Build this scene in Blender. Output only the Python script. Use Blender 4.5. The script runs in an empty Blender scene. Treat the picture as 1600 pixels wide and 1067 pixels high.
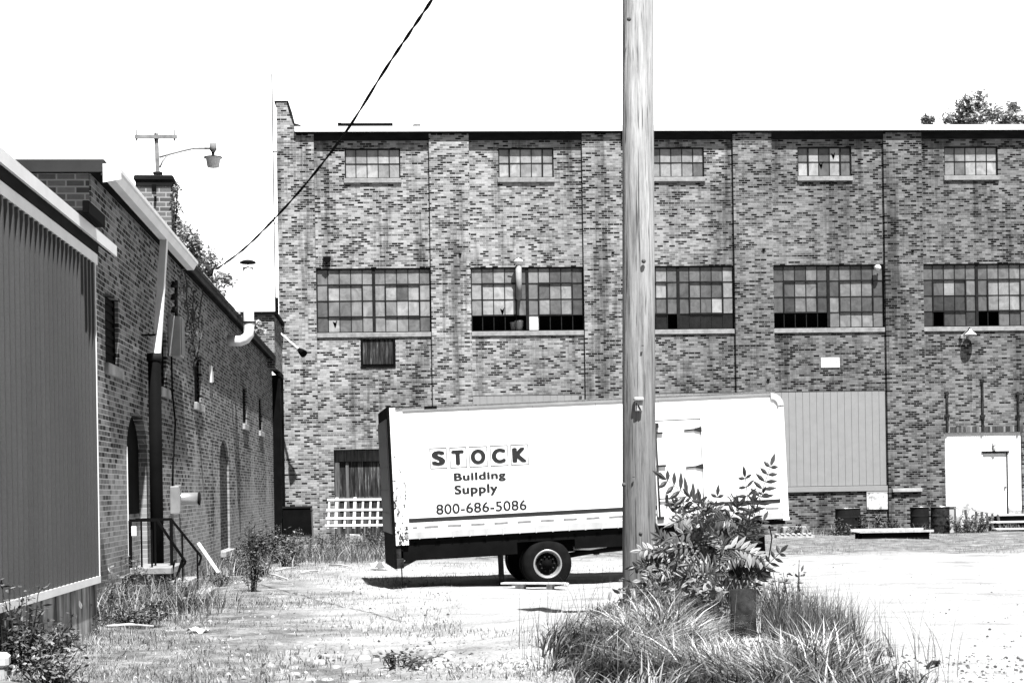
import bpy, math, random
import numpy as np
from mathutils import Matrix, Vector

# ------------------------------------------------------------------ camera, world, sun
S = bpy.context.scene
COL = S.collection
FPX, ROLL, YAW = 2500.0, 0.0157, math.atan(2.3e-5 * 2500.0)
CAM = np.array([0.0, 0.0, 1.6])
_R0 = np.array([math.cos(YAW), -math.sin(YAW), 0.0]); _Z = np.array([0, 0, 1.0])
_F = np.array([math.sin(YAW), math.cos(YAW), 0.0])
_R = math.cos(ROLL) * _R0 - math.sin(ROLL) * _Z
_U = math.cos(ROLL) * _Z + math.sin(ROLL) * _R0
cd = bpy.data.cameras.new('camera'); cam = bpy.data.objects.new('camera', cd); COL.objects.link(cam)
m = Matrix.Identity(4)
for i in range(3):
    m[i][0] = _R[i]; m[i][1] = _U[i]; m[i][2] = -_F[i]; m[i][3] = CAM[i]
cam.matrix_world = m
cd.sensor_fit = 'HORIZONTAL'; cd.sensor_width = 36; cd.lens = FPX / 1600 * 36
cd.shift_y = 229.5 / 1600; cd.clip_start = 0.1; cd.clip_end = 3000
S.camera = cam

SUN = Vector((0.135, -0.50, 1.0)).normalized()
w = bpy.data.worlds.new('World'); S.world = w; w.use_nodes = True
nt = w.node_tree; bg = nt.nodes['Background']
sky = nt.nodes.new('ShaderNodeTexSky'); sky.sky_type = 'NISHITA'; sky.sun_disc = False
sky.sun_elevation = math.asin(SUN.z); sky.sun_rotation = math.atan2(SUN.x, SUN.y)
sky.dust_density = 3.0; sky.air_density = 1.2
bw = nt.nodes.new('ShaderNodeRGBToBW')
nt.links.new(sky.outputs[0], bw.inputs[0])
# added bright band low in the northern sky only, keeps facade fill low
wt = nt.nodes.new('ShaderNodeTexCoord'); ws = nt.nodes.new('ShaderNodeSeparateXYZ'); nt.links.new(wt.outputs['Generated'], ws.inputs[0])
def wm(t, a, b, c0=None, c1=None):
    n = nt.nodes.new('ShaderNodeMapRange'); n.interpolation_type = 'SMOOTHSTEP'; nt.links.new(a, n.inputs[0])
    for i, v in enumerate((b[0], b[1], b[2], b[3])): n.inputs[1 + i].default_value = v
    return n.outputs[0]
north = wm(0, ws.outputs[1], (.1, .75, 0, 1)); low = wm(0, ws.outputs[2], (.32, .62, 1, 0))
mu = nt.nodes.new('ShaderNodeMath'); mu.operation = 'MULTIPLY'; nt.links.new(north, mu.inputs[0]); nt.links.new(low, mu.inputs[1])
ma = nt.nodes.new('ShaderNodeMath'); ma.operation = 'MULTIPLY_ADD'; nt.links.new(mu.outputs[0], ma.inputs[0]); ma.inputs[1].default_value = 5.6; ma.inputs[2].default_value = .42
mm = nt.nodes.new('ShaderNodeMath'); mm.operation = 'MULTIPLY'; nt.links.new(ma.outputs[0], mm.inputs[0]); nt.links.new(bw.outputs[0], mm.inputs[1]); nt.links.new(mm.outputs[0], bg.inputs[0])
bg.inputs[1].default_value = 0.05
sl = bpy.data.lights.new('sun', 'SUN'); sl.energy = 5.0; sl.angle = math.radians(0.5); sl.color = (1, 1, 1)
so = bpy.data.objects.new('sun', sl); COL.objects.link(so)
so.rotation_euler = (-SUN).to_track_quat('-Z', 'Y').to_euler(); so.location = (0, 0, 40)
S.view_settings.view_transform = 'Standard'; S.view_settings.look = 'None'
S.view_settings.exposure = 1.32; S.view_settings.gamma = 1.0
try: S.cycles.max_bounces = 5; S.cycles.diffuse_bounces = 1; S.cycles.caustics_reflective = False
except Exception: pass

# ------------------------------------------------------------------ helpers
rnd = random.Random(7)
def ray(px, py): return _F + (px - 800) / FPX * _R + (763 - py) / FPX * _U
def atd(px, py, d): return CAM + ray(px, py) * d
def gz(x, y):
    z = np.interp(y, [-50, 8, 14, 20, 26, 34, 46, 55, 300], [0, 0, 0, -.04, -.1, -.1, -.1, -.12, -.12])
    e = ((x - 2.3) / 1.9) ** 2 + ((y - 17.2) / 3.4) ** 2
    z = z + .2 * np.exp(-e * 1.4)
    z = z + .10 * np.clip((-x - 2.8) / 2.0, 0, 1) * np.clip((30 - y) / 8, 0, 1)
    return z
def atg(px, py):
    r = ray(px, py); z = 0.
    for _ in range(8):
        p = CAM + r * ((z - 1.6) / r[2]); z = float(gz(p[0], p[1]))
    return np.array([p[0], p[1], z])

class Root:
    """an Empty with its own axes: x along, y away from the viewer, z up"""
    def __init__(s, name, loc, head=0, pitch=0, label=None, cat=None, group=None):
        o = bpy.data.objects.new(name, None); COL.objects.link(o); o.empty_display_size = .3
        s.M = Matrix.Translation(Vector([float(c) for c in loc])) @ Matrix.Rotation(math.radians(head), 4, 'Z') @ Matrix.Rotation(-math.radians(pitch), 4, 'Y')
        o.matrix_world = s.M; s.o = o; s.I = np.array(s.M.inverted())
        tag(o, label, cat, group)
    def px(s, x, y, v=0.):
        o = s.I[:3, :3] @ CAM + s.I[:3, 3]; d = s.I[:3, :3] @ ray(x, y)
        q = o + d * ((v - o[1]) / d[1]); return float(q[0]), float(q[2])
    def loc(s, p): return tuple(s.I[:3, :3] @ np.array(p) + s.I[:3, 3])

def tag(o, label=None, cat=None, group=None, kind=None):
    if label: o['label'] = label
    if cat: o['category'] = cat
    if group: o['group'] = group
    if kind: o['kind'] = kind

class MB:
    def __init__(s): s.v = []; s.f = []; s.t = []; s.sm = []
    def face(s, pts, t=0., sm=False):
        n = len(s.v); s.v += [tuple(map(float, p)) for p in pts]; s.f.append(list(range(n, n + len(pts)))); s.t.append(t); s.sm.append(sm)
    def box(s, x0, x1, y0, y1, z0, z1, t=0., bev=0.):
        if bev:
            b = bev; P = []
            for (zz, k) in ((z0, b), (z0 + b, 0), (z1 - b, 0), (z1, b)):
                for (cx, cy, sx, sy) in ((x0, y0, 1, 1), (x1, y0, -1, 1), (x1, y1, -1, -1), (x0, y1, 1, -1)):
                    q = max(k, 0)
                    if (sx * sy > 0): P += [(cx + sx * q, cy + sy * (q + b), zz), (cx + sx * (q + b), cy + sy * q, zz)]
                    else: P += [(cx + sx * (q + b), cy + sy * q, zz), (cx + sx * q, cy + sy * (q + b), zz)]
            n = len(s.v); s.v += P
            def F(l): s.f.append([n + i for i in l]); s.t.append(t); s.sm.append(False)
            F(range(7, -1, -1)); F(range(24, 32))
            for r in range(3):
                for i in range(8): j = (i + 1) % 8; F([r * 8 + i, r * 8 + j, r * 8 + 8 + j, r * 8 + 8 + i])
            return s
        n = len(s.v)
        s.v += [(x0, y0, z0), (x1, y0, z0), (x1, y1, z0), (x0, y1, z0), (x0, y0, z1), (x1, y0, z1), (x1, y1, z1), (x0, y1, z1)]
        for q in ((0, 3, 2, 1), (4, 5, 6, 7), (0, 1, 5, 4), (1, 2, 6, 5), (2, 3, 7, 6), (3, 0, 4, 7)):
            s.f.append([n + i for i in q]); s.t.append(t); s.sm.append(False)
        return s
    def bar(s, a, b, w, h=None, t=0., up=(0, 0, 1)):
        h = h or w; a = Vector(a); b = Vector(b); d = (b - a).normalized(); u = Vector(up)
        if abs(d.dot(u)) > .98: u = Vector((0, 1, 0))
        r = d.cross(u).normalized(); u = r.cross(d)
        n = len(s.v)
        for p in (a, b):
            for (i, j) in ((-1, -1), (1, -1), (1, 1), (-1, 1)):
                s.v.append(tuple(p + r * (i * w / 2) + u * (j * h / 2)))
        for q in ((0, 3, 2, 1), (4, 5, 6, 7), (0, 1, 5, 4), (1, 2, 6, 5), (2, 3, 7, 6), (3, 0, 4, 7)):
            s.f.append([n + i for i in q]); s.t.append(t); s.sm.append(False)
        return s
    def tube(s, pts, r, n=8, t=0., cap=True):
        pts = [Vector(p) for p in pts]; k = len(s.v); R = r if hasattr(r, '__len__') else [r] * len(pts)
        ref = None
        for i, p in enumerate(pts):
            d = (pts[min(i + 1, len(pts) - 1)] - pts[max(i - 1, 0)]).normalized()
            if ref is None: ref = Vector((0, 0, 1)) if abs(d.z) < .9 else Vector((0, 1, 0))
            b = (ref - d * ref.dot(d)).normalized(); a = d.cross(b); ref = b
            for j in range(n):
                q = 2 * math.pi * j / n; s.v.append(tuple(p + (a * math.cos(q) + b * math.sin(q)) * R[i]))
        for i in range(len(pts) - 1):
            for j in range(n):
                l = (j + 1) % n; s.f.append([k + i * n + j, k + (i + 1) * n + j, k + (i + 1) * n + l, k + i * n + l]); s.t.append(t); s.sm.append(True)
        if cap:
            s.f.append([k + j for j in range(n)]); s.f.append([k + (len(pts) - 1) * n + j for j in range(n - 1, -1, -1)]); s.t += [t, t]; s.sm += [False, False]
        return s
    def lathe(s, prof, c=(0, 0, 0), n=24, t=0., axis='z', sm=True):
        k = len(s.v)
        for (r, h) in prof:
            for j in range(n):
                q = 2 * math.pi * j / n; x, y = r * math.cos(q), r * math.sin(q)
                s.v.append((c[0] + x, c[1] + y, c[2] + h) if axis == 'z' else (c[0] + x, c[1] + h, c[2] + y) if axis == 'y' else (c[0] + h, c[1] + x, c[2] + y))
        for i in range(len(prof) - 1):
            for j in range(n):
                l = (j + 1) % n; q = [k + i * n + j, k + i * n + l, k + (i + 1) * n + l, k + (i + 1) * n + j]
                if axis == 'y': q.reverse()
                s.f.append(q); s.t.append(t); s.sm.append(sm)
        return s
    def prism(s, poly, y0, y1, t=0.):
        """poly of (x,z) counter-clockwise seen from -y, extruded in y"""
        n = len(poly)
        s.face([(x, y0, z) for x, z in poly], t); s.face([(x, y1, z) for x, z in reversed(poly)], t)
        for i in range(n):
            (a, b), (c, d) = poly[i], poly[(i + 1) % n]
            s.face([(a, y0, b), (a, y1, b), (c, y1, d), (c, y0, d)], t)
        return s
    def build(s, name, mat, parent=None, label=None, M=None):
        me = bpy.data.meshes.new(name); me.from_pydata(s.v, [], s.f)
        if any(s.t): me.attributes.new('tone', 'FLOAT', 'FACE').data.foreach_set('value', s.t)
        if any(s.sm): me.polygons.foreach_set('use_smooth', s.sm)
        if M is not None: me.transform(M)
        me.materials.append(mat); me.update()
        o = bpy.data.objects.new(name, me); COL.objects.link(o)
        if parent is not None: o.parent = parent.o if isinstance(parent, Root) else parent
        if label: o['label'] = label
        return o

# ------------------------------------------------------------------ materials (all neutral grey: the place is seen in black and white)
class NT:
    def __init__(s, name):
        s.m = bpy.data.materials.new(name); s.m.use_nodes = True; s.n = s.m.node_tree; s.b = s.n.nodes['Principled BSDF']
        s.tc = s.N('ShaderNodeTexCoord')
    def N(s, t, **k):
        n = s.n.nodes.new(t)
        for a, b in k.items(): setattr(n, a, b)
        return n
    def L(s, a, b): s.n.links.new(a, b)
    def S(s, v, sock):
        if isinstance(v, (int, float)): sock.default_value = v
        elif isinstance(v, tuple): sock.default_value = v
        else: s.L(v, sock)
    def math(s, op, a, b=0., c=0., clamp=False):
        n = s.N('ShaderNodeMath', operation=op); n.use_clamp = clamp
        for i, v in enumerate((a, b, c)): s.S(v, n.inputs[i])
        return n.outputs[0]
    def noise(s, scale, stretch=(1, 1, 1), detail=4, rough=.55, vec=None, dist=0):
        mp = s.N('ShaderNodeMapping'); mp.inputs['Scale'].default_value = stretch
        s.L(vec or s.tc.outputs['Object'], mp.inputs[0])
        n = s.N('ShaderNodeTexNoise'); n.inputs['Scale'].default_value = scale; n.inputs['Detail'].default_value = detail; n.inputs['Roughness'].default_value = rough
        n.inputs['Distortion'].default_value = dist
        s.L(mp.outputs[0], n.inputs['Vector']); return n.outputs[0]
    def ramp(s, fac, stops, interp='LINEAR'):
        r = s.N('ShaderNodeValToRGB'); r.color_ramp.interpolation = interp; e = r.color_ramp.elements
        while len(e) < len(stops): e.new(.5)
        for i, (p, v) in enumerate(stops): e[i].position = p; e[i].color = (v, v, v, 1)
        s.S(fac, r.inputs[0]); return r.outputs[0]
    def mix(s, f, a, b):
        n = s.N('ShaderNodeMix', data_type='FLOAT'); s.S(f, n.inputs[0]); s.S(a, n.inputs[2]); s.S(b, n.inputs[3]); return n.outputs[0]
    def bump(s, h, strength=.3, dist=.01):
        b = s.N('ShaderNodeBump'); b.inputs['Strength'].default_value = strength; b.inputs['Distance'].default_value = dist
        s.L(h, b.inputs['Height']); s.L(b.outputs[0], s.b.inputs['Normal'])
    def done(s, col, rough=.8, metal=0., spec=.08):
        if isinstance(col, (int, float)): s.b.inputs['Base Color'].default_value = (col, col, col, 1)
        else: s.L(col, s.b.inputs['Base Color'])
        s.S(rough, s.b.inputs['Roughness']); s.b.inputs['Metallic'].default_value = metal; s.b.inputs['Specular IOR Level'].default_value = spec
        return s.m

def plain(name, v, rough=.7, metal=0., var=.25, scale=3., stretch=(1, 1, 1), spec=.1, bump=0.):
    if v < .06: spec = .02; v *= .7
    k = NT(name); n = k.noise(scale, stretch, 5, .6)
    c = k.ramp(n, [(.3, v * (1 - var)), (.7, v * (1 + var))])
    if bump: k.bump(n, bump, .02)
    return k.done(c, rough, metal, spec)

def brick(name, L=.205, H=.073, mort=.008, stops=((0, .006), (.17, .014), (.28, .10), (.55, .175), (1, .32)), mortar=.27, cl=.6, cw=(.9, .9, 5.), patch=.7, worn=0., right=0., grime=0.):
    k = NT(name); sp = k.N('ShaderNodeSeparateXYZ'); k.L(k.tc.outputs['Object'], sp.inputs[0])
    u = k.math('ADD', sp.outputs[0], sp.outputs[1])
    wob = k.noise(1.3, (1, 1, 1), 2); zz = k.math('ADD', sp.outputs[2], k.math('MULTIPLY', k.math('SUBTRACT', wob, .5), .012))
    cb = k.N('ShaderNodeCombineXYZ'); k.L(u, cb.inputs[0]); k.L(zz, cb.inputs[1])
    t = k.N('ShaderNodeTexBrick'); k.L(cb.outputs[0], t.inputs['Vector']); t.inputs['Scale'].default_value = 1
    t.inputs['Color1'].default_value = (0, 0, 0, 1); t.inputs['Color2'].default_value = (1, 1, 1, 1); t.inputs['Mortar'].default_value = (.5, .5, .5, 1)
    t.inputs['Mortar Size'].default_value = mort; t.inputs['Mortar Smooth'].default_value = .2
    t.inputs['Brick Width'].default_value = L; t.inputs['Row Height'].default_value = H
    tint = k.N('ShaderNodeRGBToBW'); k.L(t.outputs['Color'], tint.inputs[0])
    c1 = k.noise(1.2, cw, 3, .6); c2 = k.noise(.35, (1, 1, 1), 4, .6)
    v = k.math('ADD', tint.outputs[0], k.math('MULTIPLY', k.math('SUBTRACT', c1, .5), cl))
    v = k.math('ADD', v, k.math('MULTIPLY', k.math('SUBTRACT', c2, .5), patch), clamp=True)
    v = k.ramp(v, list(stops))
    g = k.noise(25, (1, 1, 1), 3)
    v = k.math('MULTIPLY', v, k.math('ADD', .75, k.math('MULTIPLY', g, .5)))
    col = k.mix(t.outputs['Fac'], v, k.math('MULTIPLY', k.math('ADD', .55, k.math('MULTIPLY', c2, .9)), mortar))
    if right:  # vignetting put into the brick colour, darker towards the right-hand bays and low down
        falloff = k.math('ADD', k.math('ADD', k.math('MULTIPLY', sp.outputs[0], .045), k.math('MULTIPLY', sp.outputs[2], -.05)), k.math('MULTIPLY', k.noise(.22, (1, 1, 1), 4, .6), 1.3))
        col = k.math('MULTIPLY', col, k.ramp(falloff, [(.45, 1.25), (1.15, 1.2 - right)]))
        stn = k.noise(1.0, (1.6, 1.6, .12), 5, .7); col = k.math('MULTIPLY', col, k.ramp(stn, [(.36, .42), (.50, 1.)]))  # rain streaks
    if grime:
        gr = k.ramp(k.math('SUBTRACT', k.noise(2.2, (1, 1, 1.6), 6, .7), k.math('MULTIPLY', k.math('SUBTRACT', sp.outputs[2], .9), .16)), [(.52, 0), (.60, grime)]); col = k.mix(gr, col, k.math('MULTIPLY', v, .35))
    if worn:
        lo = k.math('MULTIPLY', k.ramp(k.math('SUBTRACT', k.math('ADD', k.noise(.8, (1, 1, .25), 5, .65), .3), k.math('MULTIPLY', sp.outputs[2], .13)), [(.5, 0), (.62, 1)]), worn)
        col = k.mix(lo, col, .42)
    k.bump(k.math('SUBTRACT', 1, t.outputs['Fac']), .5, .006)
    return k.done(col, .9)

M = {}
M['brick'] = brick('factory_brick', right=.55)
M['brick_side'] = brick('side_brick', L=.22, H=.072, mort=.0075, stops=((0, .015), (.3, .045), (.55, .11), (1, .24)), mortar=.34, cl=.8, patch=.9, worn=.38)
M['brick_dark'] = brick('dark_brick', L=.22, H=.072, mort=.008, stops=((0, .01), (.5, .03), (1, .07)), mortar=.12, cl=.7)
M['brick_front'] = brick('front_brick', L=.24, H=.088, mort=.012, stops=((0, .05), (.5, .11), (1, .17)), mortar=.3, cl=.3)
M['brick_white'] = brick('white_brick', stops=((0, .72), (.5, .8), (1, .85)), mortar=.78, cl=.3, patch=.2, grime=.9)
M['stone'] = plain('sill_stone', .26, .85, var=.25, scale=6)
M['steel_dark'] = plain('dark_steel', .022, .6, var=.3)
M['bar'] = plain('window_bar_paint', .025, .6, var=.3, scale=8)
M['black'] = plain('black_paint', .007, .7, var=.3)
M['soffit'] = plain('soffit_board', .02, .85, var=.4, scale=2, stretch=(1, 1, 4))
M['white_metal'] = plain('white_metal', .75, .45, var=.08, scale=2)
M['grey_panel'] = plain('grey_panel', .25, .6, var=.06, scale=3)
M['white_paint'] = plain('white_paint', .82, .4, var=.04, scale=1.2)
M['off_white'] = plain('off_white_paint', .42, .6, var=.2, scale=3, stretch=(1, 1, .4))
M['conc'] = plain('concrete', .3, .9, var=.4, scale=2.5, bump=.4)
M['rust'] = plain('rusty_steel', .035, .85, var=.8, scale=9, bump=.3)
M['galv'] = plain('galvanised_steel', .42, .35, .6, var=.15, scale=4)
M['old_wood'] = plain('old_wood', .09, .85, var=.7, scale=3, stretch=(6, 6, .4), bump=.3)
M['grey_wood'] = plain('grey_wood', .4, .85, var=.35, scale=3, stretch=(4, 4, 4))
M['white_wood'] = plain('white_wood', .75, .8, var=.12, scale=5)
M['tyre'] = plain('tyre_rubber', .012, .75, var=.3, scale=6)
M['ink'] = plain('dark_lettering', .04, .6, var=.15)
M['tape'] = plain('reflective_tape', .2, .5, var=.3, scale=14)
M['mid_metal'] = plain('dull_grey_metal', .24, .6, var=.25, scale=5)
M['mid_wood'] = plain('dull_wood', .2, .85, var=.4, scale=6)
M['lens'] = plain('lamp_glass', .5, .3, var=.1)
M['roofing'] = plain('roof_felt', .05, .9, var=.3, scale=1)
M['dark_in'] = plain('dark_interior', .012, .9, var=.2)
M['paper'] = plain('paper', .85, .8, var=.05)
M['cobble'] = plain('worn_cobble', .26, .9, var=.5, scale=3, bump=.3)
M['rock'] = plain('pale_stone', .5, .9, var=.3, scale=4, bump=.4)

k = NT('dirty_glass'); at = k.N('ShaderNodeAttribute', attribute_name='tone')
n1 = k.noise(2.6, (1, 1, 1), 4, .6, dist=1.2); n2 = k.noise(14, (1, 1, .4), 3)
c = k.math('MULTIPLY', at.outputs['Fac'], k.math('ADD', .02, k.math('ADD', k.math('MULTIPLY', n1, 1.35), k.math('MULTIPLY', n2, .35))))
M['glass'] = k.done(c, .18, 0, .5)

def tonal(name, rough=.7, nz=30, spec=.3, trans=0.):
    k = NT(name); at = k.N('ShaderNodeAttribute', attribute_name='tone'); n = k.noise(nz, (1, 1, 1), 2)
    c = k.math('MULTIPLY', at.outputs['Fac'], k.math('ADD', .7, k.math('MULTIPLY', n, .6)))
    mt = k.done(c, rough, 0, spec)
    if trans:
        tr = k.N('ShaderNodeBsdfTranslucent'); k.L(c, tr.inputs[0]); mx = k.N('ShaderNodeMixShader'); mx.inputs[0].default_value = trans
        k.L(k.b.outputs[0], mx.inputs[1]); k.L(tr.outputs[0], mx.inputs[2])
        k.L(mx.outputs[0], k.n.nodes['Material Output'].inputs[0])
    return mt
M['grass'] = tonal('grass_blade', .4, 3, .45, .25)
M['leaf'] = tonal('leaf', .4, 6, .35, .12)
M['stem'] = plain('stem', .07, .8)
M['tonal'] = tonal('weathered_paint', .8, 5)

k = NT('siding_metal'); n = k.noise(.5, (1, 1, .3), 4); g = k.noise(60, (1, 1, 1), 2)
M['siding'] = k.done(k.math('MULTIPLY', k.ramp(n, [(.3, .035), (.7, .06)]), k.math('ADD', .7, k.math('MULTIPLY', g, .6))), .6, 0, .3)

k = NT('foundation'); n = k.noise(1.5, (2.5, 2.5, .35), 5, .65); n2 = k.noise(6, (1, 1, 1), 4)
M['foundation'] = k.done(k.math('MULTIPLY', k.ramp(n, [(.38, .03), (.47, .16), (.62, .42)]), k.math('ADD', .6, n2)), .9)

k = NT('pole_wood'); n = k.noise(24, (1, 1, .05), 7, .75, dist=.2); n2 = k.noise(48, (1, 1, .02), 3, .6); n3 = k.noise(1.6, (1, 1, .7), 3)
grain = k.ramp(n, [(.30, .07), (.42, .22), (.58, .33), (.75, .42)]); crack = k.ramp(n2, [(.36, .3), (.42, 1.)])
n4 = k.noise(5, (1, 1, .12), 5, .7); grain = k.math('MULTIPLY', grain, k.ramp(n4, [(.3, .6), (.6, 1.05)]))
sp = k.N('ShaderNodeSeparateXYZ'); k.L(k.tc.outputs['Object'], sp.inputs[0])
low = k.ramp(k.math('ADD', sp.outputs[2], k.math('MULTIPLY', n3, 1.6)), [(.0, 0), (.9, 1)])  # damp weathered foot
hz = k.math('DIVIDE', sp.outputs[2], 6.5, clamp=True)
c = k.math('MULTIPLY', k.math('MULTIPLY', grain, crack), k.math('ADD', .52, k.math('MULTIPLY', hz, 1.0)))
k.bump(n, .6, .01); M['pole'] = k.done(c, .95, 0, 0)

k = NT('peeling_board'); n = k.noise(3.4, (1, 1, 1), 6, .75)
M['peel'] = k.done(k.ramp(n, [(.40, .16), (.47, .5), (.6, .75)]), .8)
k = NT('shutter_boards'); n = k.noise(5, (3, 3, .25), 5, .65)
M['boards'] = k.done(k.ramp(n, [(.42, .012), (.58, .05), (.75, .25)]), .85)
k = NT('rusty_white_frame'); n = k.noise(22, (1, 1, .6), 5, .7); sp = k.N('ShaderNodeSeparateXYZ'); k.L(k.tc.outputs['Object'], sp.inputs[0])
v = k.math('SUBTRACT', n, k.math('MULTIPLY', k.math('SUBTRACT', 2.4, sp.outputs[2]), .075))
M['rusty_white'] = k.done(k.ramp(v, [(.37, .03), (.40, .78)]), .6)

# ground
k = NT('yard_ground'); P = k.N('ShaderNodeNewGeometry').outputs['Position']; sp = k.N('ShaderNodeSeparateXYZ'); k.L(P, sp.inputs[0]); X, Y = sp.outputs[0], sp.outputs[1]
nb = k.noise(.5, (1, 1, 1), 5, .6, vec=P); nm = k.noise(2.2, (1, 1, 1), 6, .7, vec=P); nf = k.noise(28, (1, 1, 1), 4, .7, vec=P); nx = k.noise(1.1, (.6, 1.3, 1), 6, .65, vec=P)
left = k.math('ADD', k.math('MULTIPLY', k.math('SUBTRACT', k.math('SUBTRACT', 2.6, k.math('MULTIPLY', Y, .13)), X), .6), k.math('MULTIPLY', k.math('SUBTRACT', nb, .5), 4.5))
left = k.math('ADD', left, k.math('MULTIPLY', k.math('SUBTRACT', nm, .5), 2.2), clamp=True)
far = k.math('ADD', k.math('MULTIPLY', k.math('SUBTRACT', Y, 36.5), .35), k.math('MULTIPLY', k.math('SUBTRACT', nx, .5), 5), clamp=True)
gm = k.math('MAXIMUM', left, far)
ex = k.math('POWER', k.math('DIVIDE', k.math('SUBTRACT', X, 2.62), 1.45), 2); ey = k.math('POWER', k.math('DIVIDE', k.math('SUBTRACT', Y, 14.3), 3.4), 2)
grass_shade = k.ramp(k.math('ADD', k.math('ADD', ex, ey), k.math('MULTIPLY', k.math('SUBTRACT', nm, .5), .8)), [(.75, 1), (1.0, 0)])  # shade among the tall grass, painted on the ground as a near-black ellipse
grav = k.math('MULTIPLY', k.ramp(nx, [(.3, .2), (.45, .31), (.7, .42)]), k.ramp(nf, [(.34, .45), (.48, 1.)]))
trk = k.noise(.9, (.3, 1.5, 1), 5, .65, vec=P); grav = k.math('MULTIPLY', grav, k.ramp(trk, [(.28, .35), (.36, 1)]))
turf = k.math('MULTIPLY', k.ramp(nm, [(.3, .05), (.48, .15), (.72, .36)]), k.ramp(nf, [(.3, .4), (.5, 1.)]))
c = k.mix(gm, grav, turf); c = k.mix(grass_shade, c, .03); k.bump(nf, .6, .03); M['ground'] = k.done(c, .95, 0, .1)

# ------------------------------------------------------------------ ground
def axis(a, b, st, lo, hi):
    mid = np.arange(a, b, st); o1 = a - np.geomspace(st, a - lo, 14); o2 = b + np.geomspace(st, hi - b, 14)
    return np.concatenate([o1[::-1], mid, o2])
xs = axis(-14, 26, .3, -600, 600); ys = axis(6, 56, .3, -600, 900)
GX, GY = np.meshgrid(xs, ys); rng = np.random.default_rng(3)
GZ = gz(GX, GY) + rng.normal(0, .008, GX.shape) + .02 * np.sin(GX * 1.7 + GY * .6) * np.sin(GY * 1.1)
nx_, ny_ = len(xs), len(ys); idx = np.arange(nx_ * ny_).reshape(ny_, nx_)
q = np.stack([idx[:-1, :-1], idx[:-1, 1:], idx[1:, 1:], idx[1:, :-1]], -1).reshape(-1, 4)
me = bpy.data.meshes.new('ground'); me.from_pydata(np.stack([GX, GY, GZ], -1).reshape(-1, 3).tolist(), [], q.tolist())
me.polygons.foreach_set('use_smooth', [True] * len(me.polygons)); me.materials.append(M['ground'])
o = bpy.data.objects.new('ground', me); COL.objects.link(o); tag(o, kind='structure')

# ------------------------------------------------------------------ wall builder
def wall(mb, x0, x1, z0, z1, holes, y=0., tone=0.):
    """flat wall in the x-z plane with rectangular or arched holes (x0,x1,z0,z1,depth,arch)"""
    X = sorted({x0, x1, *[h[0] for h in holes], *[h[1] for h in holes]}); Z = sorted({z0, z1, *[h[2] for h in holes], *[h[3] for h in holes]})
    for i in range(len(X) - 1):
        for j in range(len(Z) - 1):
            cx, cz = (X[i] + X[i + 1]) / 2, (Z[j] + Z[j + 1]) / 2
            if any(h[0] < cx < h[1] and h[2] < cz < h[3] for h in holes): continue
            mb.face([(X[i], y, Z[j]), (X[i + 1], y, Z[j]), (X[i + 1], y, Z[j + 1]), (X[i], y, Z[j + 1])], tone)
    for h in holes:
        a, b, c, d, dp = h[:5]; ar = h[5] if len(h) > 5 else 0; e = d - ar
        mb.face([(a, y, c), (a, y, e), (a, y + dp, e), (a, y + dp, c)], tone); mb.face([(b, y, c), (b, y + dp, c), (b, y + dp, e), (b, y, e)], tone)
        mb.face([(a, y, c), (a, y + dp, c), (b, y + dp, c), (b, y, c)], tone)
        if not ar: mb.face([(a, y, d), (b, y, d), (b, y + dp, d), (a, y + dp, d)], tone)
        else:
            n = 12; P = [((a + b) / 2 - (b - a) / 2 * math.cos(math.pi * i / n), e + ar * math.sin(math.pi * i / n)) for i in range(n + 1)]
            for i in range(n):
                (p, r), (s_, t_) = P[i], P[i + 1]
                mb.face([(p, y, r), (s_, y, t_), (s_, y, d), (p, y, d)], tone); mb.face([(p, y, r), (p, y + dp, r), (s_, y + dp, t_), (s_, y, t_)], tone)

# ------------------------------------------------------------------ the factory
YF = 54.11
FX0 = -4.62; FX1 = 27.2; ROOF = 13.6
fac = Root('brick_factory', (FX0, YF, -.2), label='long three storey brick factory with flat roof and rows of steel windows', cat='building')
def fx(x): return x - FX0
def fz(z): return z + .2
BAY = [(-3.38, .48), (1.82, 5.66), (6.98, 10.82), (12.15, 16.03), (17.35, 21.2), (22.5, 26.3)]
REC = .14
top_w = [(-2.36, -.49), (2.82, 4.7), (7.97, 9.85), (13.08, 14.95), (18.19, 20.07)]
MZ0, MZ1, TZ0, TZ1 = 6.92, 9.09, 12.11, 13.13
mb = MB(); holes = []
for a, b in top_w: holes.append((fx(a), fx(b), fz(TZ0), fz(TZ1), .13))
for a, b in BAY[:5]: holes.append((fx(a) + .001, fx(b) - .001, fz(MZ0), fz(MZ1), .13))
dz = [(-2.88, -.3, -.2, 3.0, .45)]
holes += [(fx(a), fx(b), fz(c), fz(d), e) for a, b, c, d, e in dz]
pan = [(BAY[1][0], BAY[1][1]), (BAY[2][0], BAY[2][1]), (BAY[3][0], BAY[3][1])]
for a, b in pan: holes.append((fx(a) + .002, fx(b) - .002, fz(1.5), fz(4.76), .05))
holes.append((fx(18.06), fx(20.75), fz(-.2), fz(3.28), .12))
holes.append((fx(-1.92), fx(-.75), fz(5.74), fz(6.72), .10))
wall(mb, 0, FX1 - FX0, 0, ROOF + .2, holes)
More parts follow.
